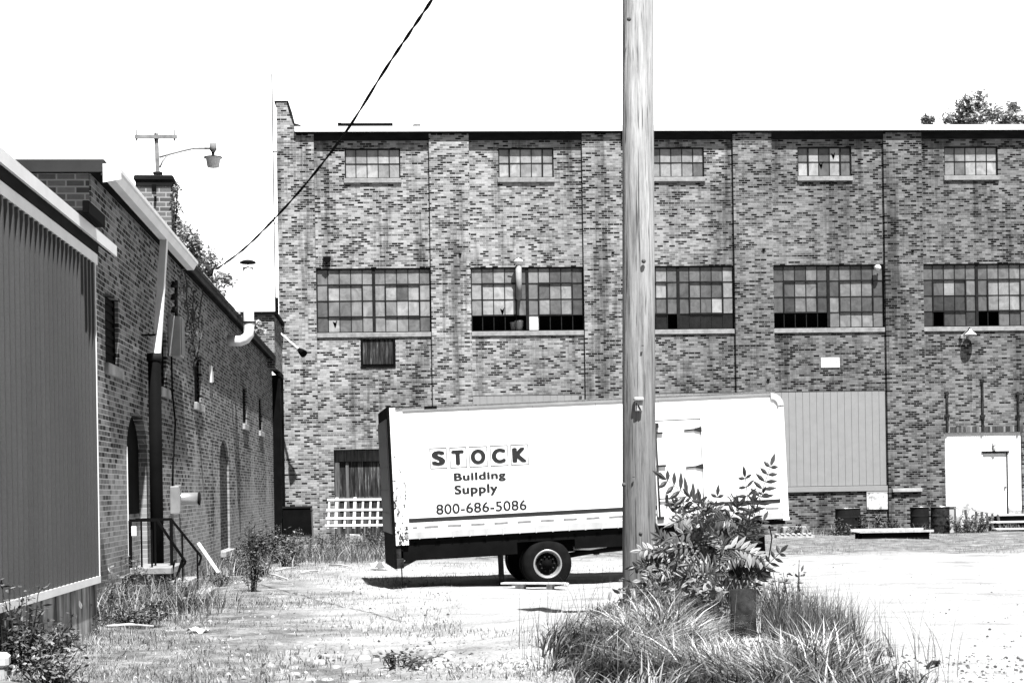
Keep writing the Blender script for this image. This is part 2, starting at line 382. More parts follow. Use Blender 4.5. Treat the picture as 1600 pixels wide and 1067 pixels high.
# sides, back and inside shell
D = 22.; W_ = FX1 - FX0; H_ = ROOF + .2
mb.face([(0, 0, 0), (0, 0, H_), (0, D, H_), (0, D, 0)]); mb.face([(W_, 0, 0), (W_, D, 0), (W_, D, H_), (W_, 0, H_)]); mb.face([(0, D, 0), (0, D, H_), (W_, D, H_), (W_, D, 0)])
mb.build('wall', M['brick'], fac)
MB().face([(0.02, .6, 0), (W_ - .02, .6, 0), (W_ - .02, .6, H_ - .05), (0.02, .6, H_ - .05)]).__class__
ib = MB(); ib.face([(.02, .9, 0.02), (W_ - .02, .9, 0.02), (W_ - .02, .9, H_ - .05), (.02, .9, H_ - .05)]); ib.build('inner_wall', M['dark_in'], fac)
ends = [(FX0, BAY[0][0])] + [(BAY[i][1], BAY[i + 1][0]) for i in range(5)] + [(BAY[5][1], FX1)]
for a, b in ends:
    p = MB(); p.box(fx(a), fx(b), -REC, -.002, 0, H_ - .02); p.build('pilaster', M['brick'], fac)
# corbel at each bay top, its near-black colour also standing for eave shade
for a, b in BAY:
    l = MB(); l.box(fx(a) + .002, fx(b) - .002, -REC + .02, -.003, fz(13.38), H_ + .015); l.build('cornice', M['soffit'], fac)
r = MB(); r.box(.6, W_ + .12, -.24, D + .1, H_ + .02, H_ + .19); r.build('roof', M['roofing'], fac)
r = MB(); r.box(.62, W_ + .16, -.30, -.243, H_ + .03, H_ + .19); r.box(.62, W_ + .16, -.30, .3, H_ + .191, H_ + .21); r.build('roof_edge', M['white_metal'], fac)
# high side parapet at the left corner, sloping down to the roof
(ax, az), (bx_, bz_), (cx, cz), (dx, dz_) = fac.px(434, 161, -.1), fac.px(449, 161, -.1), fac.px(463, 205, -.1), fac.px(434, 205, -.1)
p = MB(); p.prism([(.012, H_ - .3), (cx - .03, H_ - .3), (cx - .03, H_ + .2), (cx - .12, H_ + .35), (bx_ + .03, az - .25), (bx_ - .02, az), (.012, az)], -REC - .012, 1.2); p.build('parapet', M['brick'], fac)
p = MB(); p.box(-.05, bx_ + .03, -.16, 1.25, az + .001, az + .06); p.bar((bx_ + .03, .55, az - .02), (cx - .1, .55, H_ + .37), 1.35, .05); p.bar((cx - .13, .55, H_ + .34), (cx + .14, .55, H_ + .26), 1.4, .06); p.build('coping', M['steel_dark'], fac)

def steel_window(par, x0, x1, z0, z1, cols, rows, tones, y=.09, mull=None, vents=(), missing=(), sill=True, lab=None, broken={}):
    f = MB(); w_, h_ = x1 - x0, z1 - z0
    def bar(a, b, c, d, t=.028): f.box(a, b, y - t, y + .004, c, d)
    bar(x0, x0 + .04, z0, z1, .03); bar(x1 - .04, x1, z0, z1, .03); bar(x0 + .04, x1 - .04, z0, z0 + .04, .03); bar(x0 + .04, x1 - .04, z1 - .05, z1, .03)
    cw = w_ / cols; rh = h_ / rows
    for i in range(1, cols):
        t = .013 if i != mull else .05
        f.box(x0 + i * cw - t, x0 + i * cw + t, y - (.022 if i != mull else .04), y + .003, z0 + .04, z1 - .05)
    for j in range(1, rows): f.box(x0 + .04, x1 - .04, y - .018, y + .002, z0 + j * rh - .012, z0 + j * rh + .012)
    for (c0, c1, r0, r1) in vents:
        a, b, c, d = x0 + c0 * cw, x0 + c1 * cw, z1 - r1 * rh, z1 - r0 * rh
        f.box(a, b, y - .045, y - .024, d - .03, d + .02); f.box(a, b, y - .045, y - .024, c - .02, c + .03); f.box(a - .02, a + .025, y - .046, y - .023, c, d); f.box(b - .025, b + .02, y - .046, y - .023, c, d)
    fo = f.build('window', M['bar'], par, lab)
    g = MB()
    for r_ in range(rows):
        for c_ in range(cols):
            if (r_, c_) in missing: continue
            a, b = x0 + c_ * cw, x0 + (c_ + 1) * cw; d = z1 - r_ * rh; c = d - rh; t = tones(r_, c_)
            tl = rnd.uniform(-.008, .008)
            if (r_, c_) in broken:
                bx, bz = broken[(r_, c_)]; hx = a + cw * bx; hz = c + rh * bz; s1 = cw * .2; s2 = rh * .24
                hole = [(hx - s1, hz + s2 * .6), (hx + s1 * .2, hz + s2 * .2), (hx + s1, hz + s2), (hx + s1 * .7, hz - s2 * .4), (hx + s1 * .1, hz - s2 * 1.3), (hx - s1 * .5, hz - s2 * .3)]
                out = [(a, d), ((a + b) / 2, d), (b, d), (b, c), ((a + b) / 2, c), (a, c)]
                for i in range(6):
                    j = (i + 1) % 6; g.face([(out[j][0], y, out[j][1]), (out[i][0], y, out[i][1]), (hole[i][0], y, hole[i][1]), (hole[j][0], y, hole[j][1])], t)
            else: g.face([(a, y + tl, c), (b, y, c), (b, y - tl, d), (a, y, d)], t)
    g.build('pane', M['glass'], fo)
    if sill:
        s_ = MB(); s_.box(x0 - (.03 if not mull else -.003), x1 + (.03 if not mull else -.003), -.055 if mull else -.07, y - .035, z0 - .155, z0 - .002, bev=.008); s_.build('sill', M['stone'], fo)
    return fo

TOPL = ['top floor window nearest the left roof corner', 'top floor window second from the left', 'top floor window half hidden by the utility pole', 'top floor window with holes in two panes', 'top floor window at the right end']
for i, (a, b) in enumerate(top_w):
    R_ = random.Random(40 + i)
    if i == 3: tn = [[.16, .34, .10, .40, .12], [.40, .36, .12, .34, .14]]
    elif i == 2: tn = [[.14, .30, .22, .28, .3], [.26, .3, .3, .25, .12]]
    elif i == 4: tn = [[.2, .22, .3, .3, .3], [.24, .15, .34, .34, .36]]
    else: tn = [[R_.choice([.3, .34, .37, .25]) for _ in range(5)] for _ in range(2)]
    steel_window(fac, fx(a), fx(b), fz(TZ0), fz(TZ1), 5, 2, lambda r, c: tn[r][c], lab=TOPL[i], vents=[(1, 4, 0, 2)] if i in (1, 3) else (),
                 broken={(0, 3): (.35, .45), (1, 2): (.2, .8)} if i == 3 else {})
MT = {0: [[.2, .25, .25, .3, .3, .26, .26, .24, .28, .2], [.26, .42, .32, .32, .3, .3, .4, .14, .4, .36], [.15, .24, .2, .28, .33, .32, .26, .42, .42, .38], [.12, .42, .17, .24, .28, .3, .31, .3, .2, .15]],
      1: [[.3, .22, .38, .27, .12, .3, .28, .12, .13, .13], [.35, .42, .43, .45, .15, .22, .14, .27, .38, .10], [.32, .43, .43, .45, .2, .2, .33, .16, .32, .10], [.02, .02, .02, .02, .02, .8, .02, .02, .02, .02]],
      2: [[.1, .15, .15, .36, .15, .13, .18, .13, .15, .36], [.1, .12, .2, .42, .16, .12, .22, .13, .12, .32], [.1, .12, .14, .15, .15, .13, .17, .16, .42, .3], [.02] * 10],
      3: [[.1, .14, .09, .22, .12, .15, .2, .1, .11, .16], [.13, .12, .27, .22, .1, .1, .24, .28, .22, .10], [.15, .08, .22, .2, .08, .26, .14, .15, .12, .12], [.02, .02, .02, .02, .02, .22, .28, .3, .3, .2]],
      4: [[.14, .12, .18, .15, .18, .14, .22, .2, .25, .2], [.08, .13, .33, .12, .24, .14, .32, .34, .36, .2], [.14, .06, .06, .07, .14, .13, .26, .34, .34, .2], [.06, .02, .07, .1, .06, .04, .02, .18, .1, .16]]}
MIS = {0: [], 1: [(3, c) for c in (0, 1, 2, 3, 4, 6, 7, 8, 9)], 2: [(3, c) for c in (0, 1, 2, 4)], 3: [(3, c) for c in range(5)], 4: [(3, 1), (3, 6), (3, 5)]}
ML = ['middle floor window above the small boarded hatch', 'middle floor window with a vent pipe and open bottom row', 'middle floor window beside the utility pole', 'middle floor window with a round lamp at its corner', 'middle floor window above the hooded lamp']
for i in range(5):
    a, b = BAY[i]; tn = MT[i]
    steel_window(fac, fx(a) + .004, fx(b) - .004, fz(MZ0), fz(MZ1), 10, 4, lambda r, c: max(tn[r][c] * .8, .015), mull=5, missing=MIS[i], lab=ML[i],
                 vents=[(1, 4, 1, 3), (6, 9, 1, 3)], broken={(3, 1): (.55, .6)} if i == 0 else ({(2, 2): (.75, .3)} if i == 1 else {}))
# light grey infill panels with vertical seams
for a, b in pan:
    p = MB(); x = fx(a) + .01; e = fx(b) - .01; n = round((e - x) / .24); st = (e - x) / n
    for i in range(n):
        p.box(x + i * st + .006, x + (i + 1) * st - .004, .012, .03, fz(1.52), fz(4.75))
    p.box(x, e, .032, .045, fz(1.51), fz(4.755)); p.build('infill_panel', M['grey_panel'], fac)
    s_ = MB(); s_.box(fx(a) + .003, fx(b) - .003, -.07, .01, fz(1.32), fz(1.5), bev=.006); s_.build('sill', M['grey_panel'], fac)
# small boarded hatch under the first window
x0, x1, z0, z1 = fx(-1.92), fx(-.75), fz(5.74), fz(6.72)
h = MB()
for i in range(7):
    t = (x1 - x0 - .14) / 7; h.box(x0 + .07 + i * t + .003, x0 + .07 + (i + 1) * t - .003, .03, .05, z0 + .07, z1 - .03)
ho = h.build('hatch', M['boards'], fac, 'small dark boarded hatch')
f = MB(); f.box(x0 + .001, x0 + .07, -.03, .06, z0, z1); f.box(x1 - .07, x1 - .001, -.03, .06, z0, z1); f.box(x0 + .07, x1 - .07, -.03, .06, z0 + .001, z0 + .07); f.box(x0 + .07, x1 - .07, -.025, .055, z0 + .1, z0 + .12); f.build('frame', M['black'], ho)
# old timber door behind the lattice
x0, x1, z1 = fx(-2.88), fx(-.3), fz(3.0)
d = MB()
for i in range(9):
    t = (x1 - x0 - .3) / 9; d.box(x0 + .15 + i * t + .004, x0 + .15 + (i + 1) * t - .004, .30, .34, .05, z1 - .35)
do = d.build('door', M['boards'], fac, 'tall dark timber door behind the white lattice')
f = MB(); f.box(x0 + .02, x0 + .17, .22, .36, 0.02, z1 - .02); f.box(x1 - .17, x1 - .02, .22, .36, 0.02, z1 - .02); f.box(x0 + .17, x1 - .17, .22, .36, z1 - .4, z1 - .02)
f.box(x0 + .17, x1 - .17, .26, .298, z1 - 1.72, z1 - 1.6); f.box(x0 + .17, x1 - .17, .26, .298, z1 - 2.05, z1 - 1.98); f.box(x0 + .38, x0 + .48, .262, .299, .2, z1 - .42); f.box(x0 + 1.85, x0 + 1.95, .262, .299, .2, z1 - .42); f.build('frame', M['old_wood'], do)
# white painted infill with six-panel door at the right
x0, x1, z1 = fx(18.06), fx(20.75), fz(3.28); dx0, dx1, dzb, dzt = fx(19.40), fx(20.27), fz(.42), fz(2.58)
wb = MB(); wall(wb, x0 + .002, x1 - .002, 0.01, z1 - .003, [(dx0, dx1, dzb, dzt, .07)], y=.06); wb.build('painted_infill', M['brick_white'], fac, 'white painted brick infill')
d = MB(); d.box(dx0 + .02, dx1 - .03, .10, .13, dzb + .01, dzt - .03)
for c0, c1 in ((.12, .40), (.47, .75)):
    for r0, r1 in ((.15, .75), (.88, 1.5), (1.62, 1.95)):
        d.box(dx0 + c0, dx0 + c1, .092, .099, dzb + r0, dzb + r1, bev=.002)
do = d.build('door', M['white_paint'], fac, 'white six panel door'); kb = MB(); kb.lathe([(.0, -.05), (.03, -.045), (.035, -.02), (.015, 0), (.015, .02)], (dx1 - .1, .09, dzb + .95), 12, axis='y'); kb.build('knob', M['steel_dark'], do)
f = MB(); f.box(dx0 - .05, dx1 + .05, .02, .058, dzt, dzt + .05); f.box(dx1 - .028, dx1 - .001, .05, .10, dzb, dzt); f.build('frame', M['steel_dark'], do)
f = MB(); f.box(dx0 + .33, dx0 + .47, -.02, .058, fz(2.82), fz(2.90)); f.lathe([(.05, -.14), (.06, -.06), (.03, 0)], (dx0 + .4, -.02, fz(2.80)), 12); f.build('door_light', M['off_white'], fac)
# soldier course and three old iron hangers above it
sc = MB()
for i in range(36): sc.box(x0 - .05 + i * .078, x0 - .05 + i * .078 + .066, -.012, -.002, z1 + .005, z1 + .2, t=rnd.choice([.03, .05, .12, .2]))
sc.build('soldier_course', M['tonal'], fac)
for px_ in (1479, 1534, 1590):
    (u, zt), (_, zb) = fac.px(px_, 612 if px_ != 1534 else 592), fac.px(px_, 674)
    h = MB(); h.box(u - .035, u + .035, -.06, -.004, zb, zt); h.box(u - .09, u + .09, -.065, -.004, zb + .5, zb + .57); h.box(u - .07, u + .07, -.068, -.003, zt - .1, zt - .04); h.build('wall_bracket', M['rust'], fac)
l = MB(); (u0, z_), (u1, _) = fac.px(1392, 765), fac.px(1438, 765); l.box(u0, u1, -.24, -REC - .002, z_ - .08, z_ + .04, bev=.01); l.build('ledge', M['conc'], fac)
l = MB(); (u0, z_) = fac.px(1235, 825); l.box(fx(12.3), fx(13.1), -.35, -.005, 0.0, fz(.16), bev=.02); l.build('footing', M['conc'], fac)
# wall ties: star-shaped iron plates
for (px_, py_) in ((511, 406), (1192, 391), (909, 606), (719, 398), (957, 396), (1199, 594), (1424, 393)):
    u, z_ = fac.px(px_, py_); s_ = .13 if px_ == 511 else .05
    p = MB(); p.prism([(u - s_, z_ + s_ * .7), (u - s_ * .9, z_ - s_ * .2), (u, z_ - s_), (u + s_ * .9, z_ - s_ * .2), (u + s_, z_ + s_ * .7)], -REC - .05, -REC + .001) if px_ not in (511,) else p.prism([(u - s_, z_ + s_ * .7), (u - s_ * .9, z_ - s_ * .2), (u, z_ - s_), (u + s_ * .9, z_ - s_ * .2), (u + s_, z_ + s_ * .7)], -.16, -.001)
    p.build('wall_tie', M['black'], fac)
u, z_ = fac.px(427, 300); p = MB(); p.tube([(-.12, -.12, .2), (-.12, -.12, fz(15.6))], .018, 6)
for zz in (4, 7.5, 10.8, 13.2): p.bar((-.12, -.12, zz), (.03, -.1, zz), .03)
p.build('conduit', M['steel_dark'], fac)
u, _ = fac.px(433.5, 490); _, zt = fac.px(434, 466); _, zb = fac.px(434, 515); p = MB(); p.box(u - .03, u + .05, -.2, -REC - .003, zb - .4, zt); p.build('iron_strap', M['black'], fac)

def fw(px_, py_, v=0.): u, z = fac.px(px_, py_, v); return Vector((u + FX0, YF + v, z - .2))
# vent pipe through the second window
p0 = fw(811, 467, -.2); t = Root('vent_pipe', p0, label='pale metal vent pipe standing in front of the second factory window', cat='pipe')
b = MB(); b.tube([(0, 0, 0), (0, 0, 1.12)], .1, 16); b.tube([(0, 0, 0.05), (0, .25, .05)], .08, 12); b.build('pipe', M['mid_metal'], t)
b = MB(); b.lathe([(.0, 1.38), (.14, 1.30), (.17, 1.24), (.13, 1.22), (.1, 1.13)], n=16); b.build('cap', M['white_metal'], t)
b = MB(); b.bar((-.3, .06, 1.27), (0, .04, 1.25), .02); b.bar((0, .0, 1.13), (0, .16, 1.13), .03); b.build('bracket', M['steel_dark'], t)
for i, (px_, lb, s_) in enumerate(((803, 'smaller pail on the sill inside the open window row', .85), (811, 'larger pail on the sill inside the open window row', 1.))):
    p0 = fw(px_, 517.5, .30 + .12 * (i == 0)); t = Root('bucket', p0, label=lb, cat='bucket', group='pails behind the open window row'); b = MB()
    b.lathe([(0, 0), (.12 * s_, 0), (.16 * s_, .34 * s_), (.17 * s_, .35 * s_), (.15 * s_, .35 * s_), (.11 * s_, .02)], n=20); b.build('pail', M['off_white'], t)
    b = MB(); b.tube([(.16 * s_ * math.cos(a), -.01, (.33 + .02 * math.sin(a)) * s_) for a in np.linspace(0, math.pi, 9)], .006, 6); b.build('handle', M['galv'], t)
# inner ledge carrying the pails
l = MB(); l.box(fx(1.82), fx(5.6), .10, .85, fz(6.86), fz(6.915)); l.build('inner_ledge', M['dark_in'], fac)

# hooded lamp, round lamp and small lamp
p0 = fw(1513, 520, -.05); t = Root('wall_lamp', p0, label='hooded white barn lamp on the brick under the rightmost middle window', cat='lamp')
b = MB(); b.tube([(0, .05, .06), (0, -.06, .14), (0, -.14, .17), (0, -.2, .1)], .018, 8); b.build('bracket', M['steel_dark'], t)
b = MB(); b.lathe([(.03, .14), (.05, .08), (.08, .04), (.2, -.05), (.21, -.08), (.18, -.07)], (0, -.21, -.02), 24); b.build('lamp_shade', M['white_metal'], t)
b = MB(); b.lathe([(0, -.2), (.07, -.17), (.08, -.1), (.04, -.02)], (0, -.21, -.02), 14); b.build('bulb', M['lens'], t)
b = MB(); b.box(-.3, -.2, -.1, .03, -.2, -.08, bev=.01); b.bar((-.25, 0, -.1), (-.02, 0, .1), .02); b.build('junction_box', M['galv'], t)
p0 = fw(1371, 419, -.1); t = Root('security_lamp', p0, label='small round white lamp at the top right corner of a middle window', cat='lamp')
b = MB(); b.lathe([(0, -.14), (.07, -.12), (.115, -.06), (.12, 0), (.1, .04), (0, .05)], (0, 0, 0), 20, axis='y'); b.build('globe', M['lens'], t)
b = MB(); b.tube([(.08, .1, 0), (.06, .02, 0)], .03, 8); b.build('bracket', M['steel_dark'], t)
# small white number plate with faded marks
p0 = fw(1297, 566.5, -.01); t = Root('wall_sign', p0, label='small white rectangular sign with faded marks on the brick', cat='sign')
b = MB(); b.box(-.32, .32, -.025, .008, -.17, .17, bev=.004); b.build('plate', M['white_paint'], t)
b = MB()
for (x, z, w_, h_) in ((-.25, .07, .02, .03), (-.15, .06, .025, .03), (-.12, .08, .015, .015), (.0, .05, .03, .03), (.1, .02, .02, .02), (.16, .07, .02, .03), (.2, .0, .02, .06), (.2, -.05, .035, .02)): b.box(x, x + w_, -.028, -.0255, z, z + h_)
b.build('marks', M['ink'], t)
p0 = fw(1372, 780.5, -.03); t = Root('wall_board', p0, label='square pale peeling board fixed to the brick below the grey panel', cat='board')
b = MB(); b.box(-.4, .4, -.02, .025, -.33, .33, bev=.005); b.build('board', M['peel'], t)
b = MB(); b.box(-.37, .37, -.03, -.022, .25, .28); b.build('batten', M['off_white'], t)
# roof objects
p0 = fw(571, 204.5, -.18); t = Root('roof_plank', (p0.x, p0.y, ROOF + .215), label='long dark plank lying on the white roof edge', cat='plank')
b = MB(); b.box(-.92, .92, -.12, .1, 0.0, .10, bev=.01); b.box(-.92, -.8, -.1, .08, .10, .12); b.build('board', M['black'], t)
p0 = fw(651, 205, .8); t = Root('roof_ventilator', (p0.x, YF + .8, ROOF + .09), label='small spinning ventilator on a thin stem on the factory roof', cat='ventilator')
b = MB(); b.tube([(0, 0, -.02), (0, 0, .3)], .02, 8); b.build('stem', M['galv'], t)
b = MB(); b.lathe([(.02, .22), (.1, .3), (.13, .36), (.14, .4), (.05, .43), (0, .44)], n=12, sm=False); b.bar((-.05, 0, .4), (.16, 0, .43), .04, .02); b.build('cowl', M['mid_metal'], t)

# ------------------------------------------------------------------ left brick building
lb = Root('brick_workshop', (-4.2225, 21.2775, -.2), 90.94, label='long low brick workshop with eaves, receding along the left of the yard', cat='building')
EH = 5.79 + .2; LEN = 32.65
def bp(x, y, v=0.): return lb.px(x, y, v)
holes = []; wins = []
for (a, b, tl) in ((165, 186, 0), (249, 260, 0), (303, 314, 0), (378, 384.5, 0), (403, 408.5, 0)):
    u0 = bp(a, 560)[0]; u1 = bp(b, 560)[0]; holes.append((u0, u1, 3.4 + .2, 4.36 + .2, .09)); wins.append((u0, u1))
d1 = (bp(198, 700)[0], bp(230, 700)[0]); d2 = (bp(343.5, 750)[0], bp(358, 750)[0])
holes.append((d1[0], d1[1], .62, 3.05, .14, .6)); holes.append((d2[0], d2[1], .5, 3.02, .05, .6))
gu = bp(428, 700)[0]
UE = 30.96
wb = MB(); wall(wb, -.15, UE, -.0, EH + .0, holes)
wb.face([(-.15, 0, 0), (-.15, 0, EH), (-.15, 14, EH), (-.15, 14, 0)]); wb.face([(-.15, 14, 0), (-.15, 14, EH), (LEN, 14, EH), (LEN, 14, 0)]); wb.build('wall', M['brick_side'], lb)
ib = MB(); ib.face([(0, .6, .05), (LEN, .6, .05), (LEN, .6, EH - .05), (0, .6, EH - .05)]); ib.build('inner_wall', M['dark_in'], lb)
# front face seen above the metal shed
fb = MB(); fb.box(-.19, -.153, .02, 8, 3.0, EH - .01); fb.build('front_wall', M['brick_front'], lb)
(e0, z0), (e1, z1) = bp(165, 262, -.34), bp(432, 548, -.34)
r = MB(); r.box(-.55, LEN - 3.2, -.24, 14.2, EH + .02, EH + .10); r.box(-.54, LEN - 3.2, -.235, -.20, EH - .10, EH + .02); r.box(-.55, -.50, -.235, 8, EH - .06, EH + .02); r.build('roof', M['roofing'], lb)
r = MB(); r.box(-.49, LEN - 3.2, -.199, -.002, EH - .012, EH + .018); r.box(-.49, -.2, 0.0, 8, EH - .012, EH + .018)
r.build('soffit', M['soffit'], lb)
# flashing rubble along the roof edge further back
r = MB(); R_ = random.Random(5); u = 9.2
while u < LEN - 3.3:
    l = R_.uniform(.2, .7); r.box(u, u + l, -.23 + R_.uniform(0, .05), -.1, EH + .1, EH + .12 + R_.uniform(0, .06)); u += l + R_.uniform(0, .3)
r.build('roof_flashing', M['grey_wood'], lb)
# windows: dark narrow openings with stone sills
WL = ['narrow dark window nearest the metal shed', 'narrow dark window behind the downspout', 'narrow dark window beside the small white plate', 'fourth narrow dark window', 'narrow dark window at the far end']
for i, (u0, u1) in enumerate(wins):
    f = MB(); f.box(u0 + .002, u0 + .06, .05, .085, 3.61, 4.55); f.box(u1 - .06, u1 - .002, .05, .085, 3.61, 4.55)
    for j in range(8): f.box(u0 + .06, u1 - .06, .06, .074, 3.65 + j * .115, 3.70 + j * .115)
    f.box(u0 + .06, u1 - .06, .076, .086, 3.61, 4.55); wo = f.build('window', M['black'], lb, WL[i])
    s_ = MB(); s_.box(u0 - .08, u1 + .08, -.06, .05, 3.44, 3.595, bev=.012); s_.build('sill', M['conc'], wo)
# arched doorways
a, b = d1; f = MB(); f.box(a - .02, b + .02, .136, .16, .62, 1.5, t=0); fo = f.build('doorway', M['brick_side'], lb, 'arched doorway half bricked up above the steps')
f = MB(); f.box(a - .02, b + .02, .137, .17, 1.501, 3.1); f.build('door', M['black'], fo)
f = MB(); f.box(a - .015, a + .004, -.012, .02, .9, 2.5); f.build('frame_strip', M['white_metal'], fo)
a, b = d2; f = MB(); f.box(a - .02, b + .02, .047, .08, .5, 3.05); fo = f.build('doorway', M['brick_dark'], lb, 'tall narrow arched doorway bricked up flush')
f = MB(); f.box(a - .05, b + .05, -.12, .1, .36, .49, bev=.01); f.build('sill', M['conc'], fo)
# taller end block against the factory with a tall dark doorway
eb = MB(); TB = 7.15 + .2; g0, g1 = 30.95, LEN - .05
wall(eb, 29.2, LEN, 5.72, TB, [], y=-.22); eb.face([(29.2, -.22, 5.72), (29.2, -.22, TB), (29.2, 1.3, TB), (29.2, 1.3, 5.72)]); eb.face([(29.2, -.22, 5.72), (29.2, 0, 5.72), (LEN, 0, 5.72), (LEN, -.22, 5.72)]); eb.face([(29.2, 1.3, EH), (29.2, 1.3, TB), (LEN, 1.3, TB), (LEN, 1.3, EH)])
eb.build('end_block', M['brick_side'], lb)
c = MB(); c.box(29.1, LEN + .0, -.32, 1.4, TB, TB + .1); c.build('coping', M['black'], lb)
c = MB(); c.box(30.97, LEN, -.2, .3, 0.0, 5.60); c.box(30.93, LEN, -.26, -.201, 5.56, 5.715); c.box(30.965, 31.03, -.25, -.201, .05, 5.555); c.box(LEN - .1, LEN - .01, -.25, -.201, .05, 5.555); c.build('doorway', M['black'], lb, 'very tall black doorway in the far corner')

# gutter (white) and downspout
(u0, z0), (u1, z1) = bp(178, 281, -.25), bp(292, 409, -.25)
gt = Root('gutter', lb.M @ Vector((u0, -.4, z0)), label='white metal gutter under the left part of the workshop eave', cat='gutter')
def LW(u, v, z): return lb.M @ Vector((u, v, z))
def seg(u, z): return [LW(u, v + .13, zz + z) for v, zz in ((-.37, .04), (-.38, 0), (-.5, 0), (-.55, .09), (-.58, .10), (-.58, .15), (-.55, .15), (-.52, .11), (-.48, .03), (-.39, .03))]
b = MB(); A, B_ = seg(-.56, EH - .16), seg(u1, EH - .2); I4 = gt.M.inverted()
for i in range(10):
    j = (i + 1) % 10; b.face([I4 @ A[i], I4 @ A[j], I4 @ B_[j], I4 @ B_[i]])
b.face([I4 @ p for p in A]); b.face([I4 @ p for p in reversed(B_)]); b.build('trough', M['white_metal'], gt)
b = MB()
for u in np.arange(.2, u1, .9): b.bar(I4 @ LW(u, -.22, EH - .02), I4 @ LW(u, -.44, EH - .03), .03, .01)
b.build('hanger', M['galv'], gt)
b = MB(); b.face([I4 @ p for p in [LW(-.57, -.23, EH - .2), LW(-.57, -.46, EH - .16), LW(-.57, -.46, EH + .04), LW(-.57, -.23, EH + .04)]]); b.build('end_cap', M['white_metal'], gt)
(u0, z0), (u1, z1) = bp(255, 377, -.30), bp(243, 553, -.22)
ds = Root('downspout', LW(u0, -.4, z0), label='slanting white downspout hanging from the gutter', cat='pipe'); I4 = ds.M.inverted()
b = MB(); b.bar(I4 @ LW(u0, -.32, z0 + .1), I4 @ LW(u1, -.24, z1), .11, .08); b.build('pipe', M['white_metal'], ds)
b = MB(); b.bar(I4 @ LW(u1 + .05, -.26, z1 + .3), I4 @ LW(u1 + .05, 0.01, z1 + .3), .03); b.build('bracket', M['steel_dark'], ds)
(u0, z0) = bp(241, 553, -.2)
sp_ = Root('drain_pipe', LW(u0, -.2, float(.0)), label='thick black drain pipe standing against the brick beside the steps', cat='pipe'); I4 = sp_.M.inverted()
b = MB(); b.tube([I4 @ LW(u0, -.2, .1), I4 @ LW(u0, -.2, z0)], .1, 20); b.build('pipe', M['black'], sp_)
b = MB(); b.lathe([(.0, .0), (.115, .0), (.12, -.1), (.102, -.12)], tuple(I4 @ LW(u0, -.2, z0 + .005)), 20); b.build('collar', M['steel_dark'], sp_)

def lroot(name, px_, py_, v, **k):
    u, z = bp(px_, py_, v); return Root(name, LW(u, v, z), 90.94, **k)
# electrical things
t = lroot('meter_box', 276, 527, -.12, label='tall grey meter box high on the workshop wall', cat='box')
b = MB(); b.box(-.22, .22, -.1, .12, -.35, .35, bev=.01); b.build('case', M['galv'], t); b = MB(); b.box(-.2, .2, -.115, -.101, -.32, .32, bev=.003); b.build('cover', M['grey_panel'], t)
b = MB(); b.tube([(0, 0, .34), (0, 0, .75), (.1, 0, 1.0)], .03, 8)
for i in range(3): b.lathe([(.0, 0), (.06, .01), (.06, .05), (.03, .07), (.05, .1), (0, .12)], (-.05, .03, .42 + i * .22), 10)
b.build('insulator_rack', M['rust'], t)
t = lroot('junction_box', 274, 781, -.08, label='narrow grey junction box low on the workshop wall', cat='box')
b = MB(); b.box(-.1, .1, -.08, .08, -.24, .24, bev=.01); b.build('case', M['galv'], t)
b = MB(); b.box(-.08, .08, -.09, -.081, -.2, .2); b.box(-.03, .03, -.1, .0, .24, .27); b.build('cover', M['grey_panel'], t)
t = lroot('duct_stub', 280, 779, -.02, label='short round galvanised duct sticking out of the workshop wall', cat='duct')
b = MB(); b.lathe([(.11, .04), (.11, -.36), (.10, -.36), (.10, .04)], (0, 0, 0), 24, axis='y'); b.build('duct', M['galv'], t)
b = MB(); b.lathe([(.115, -.34), (.12, -.35), (.12, -.37), (.1, -.375), (.0, -.372)], (0, 0, 0), 24, axis='y'); b.build('end_rim', M['steel_dark'], t)
t = lroot('wall_plate', 330.5, 585, -.03, label='small white plate fixed on the workshop wall', cat='sign')
b = MB(); b.box(-.2, .2, -.02, .03, -.18, .18, bev=.004); b.build('plate', M['white_paint'], t)
b = MB(); b.box(.1, .18, -.05, -.021, .08, .16); b.box(-.03, .05, -.04, -.021, -.22, -.17); b.build('clip', M['steel_dark'], t)
P = [(268, 556), (269, 610), (274, 660), (272, 700), (270, 730), (270, 762)]
t = lroot('cable', 268, 556, -.04, label='loose black cable hanging down the workshop wall between the two boxes', cat='cable'); I4 = t.M.inverted()
b = MB(); b.tube([I4 @ LW(*((lambda q: (q[0], -.05, q[1]))(bp(x, y, -.05)))) for x, y in P], .017, 6); b.build('wire', M['black'], t)
b = MB(); q = bp(269, 610, -.04); b.bar(I4 @ LW(q[0], 0, q[1]), I4 @ LW(q[0], -.08, q[1]), .05); b.build('clip', M['steel_dark'], t)

# stove pipe
q = bp(356, 533, 0.); st = Root('flue_pipe', LW(q[0], 0., q[1]), 90.94, label='pale flue pipe with elbow rising beside the workshop eave', cat='pipe')
b = MB(); b.tube([(0, .05, -.0), (0, -.3, -.0), (0, -.42, .05), (0, -.5, .16), (0, -.5, .3), (0, -.5, 1.75)], .125, 18); b.build('pipe', M['white_metal'], st)
b = MB(); b.lathe([(.128, .42), (.14, .42), (.14, .46), (.128, .46)], (0, -.5, 0), 18); b.lathe([(.02, 1.93), (.1, 1.92), (.19, 1.88), (.19, 1.84), (.0, 1.86)], (0, -.5, 0), 18)
b.bar((.11, -.5, 1.74), (.11, -.5, 1.87), .012); b.bar((-.11, -.5, 1.74), (-.11, -.5, 1.87), .012); b.build('cap', M['steel_dark'], st)
b = MB(); b.box(-.03, .03, -.5, 0.0, .6, .64); b.build('bracket', M['steel_dark'], st)
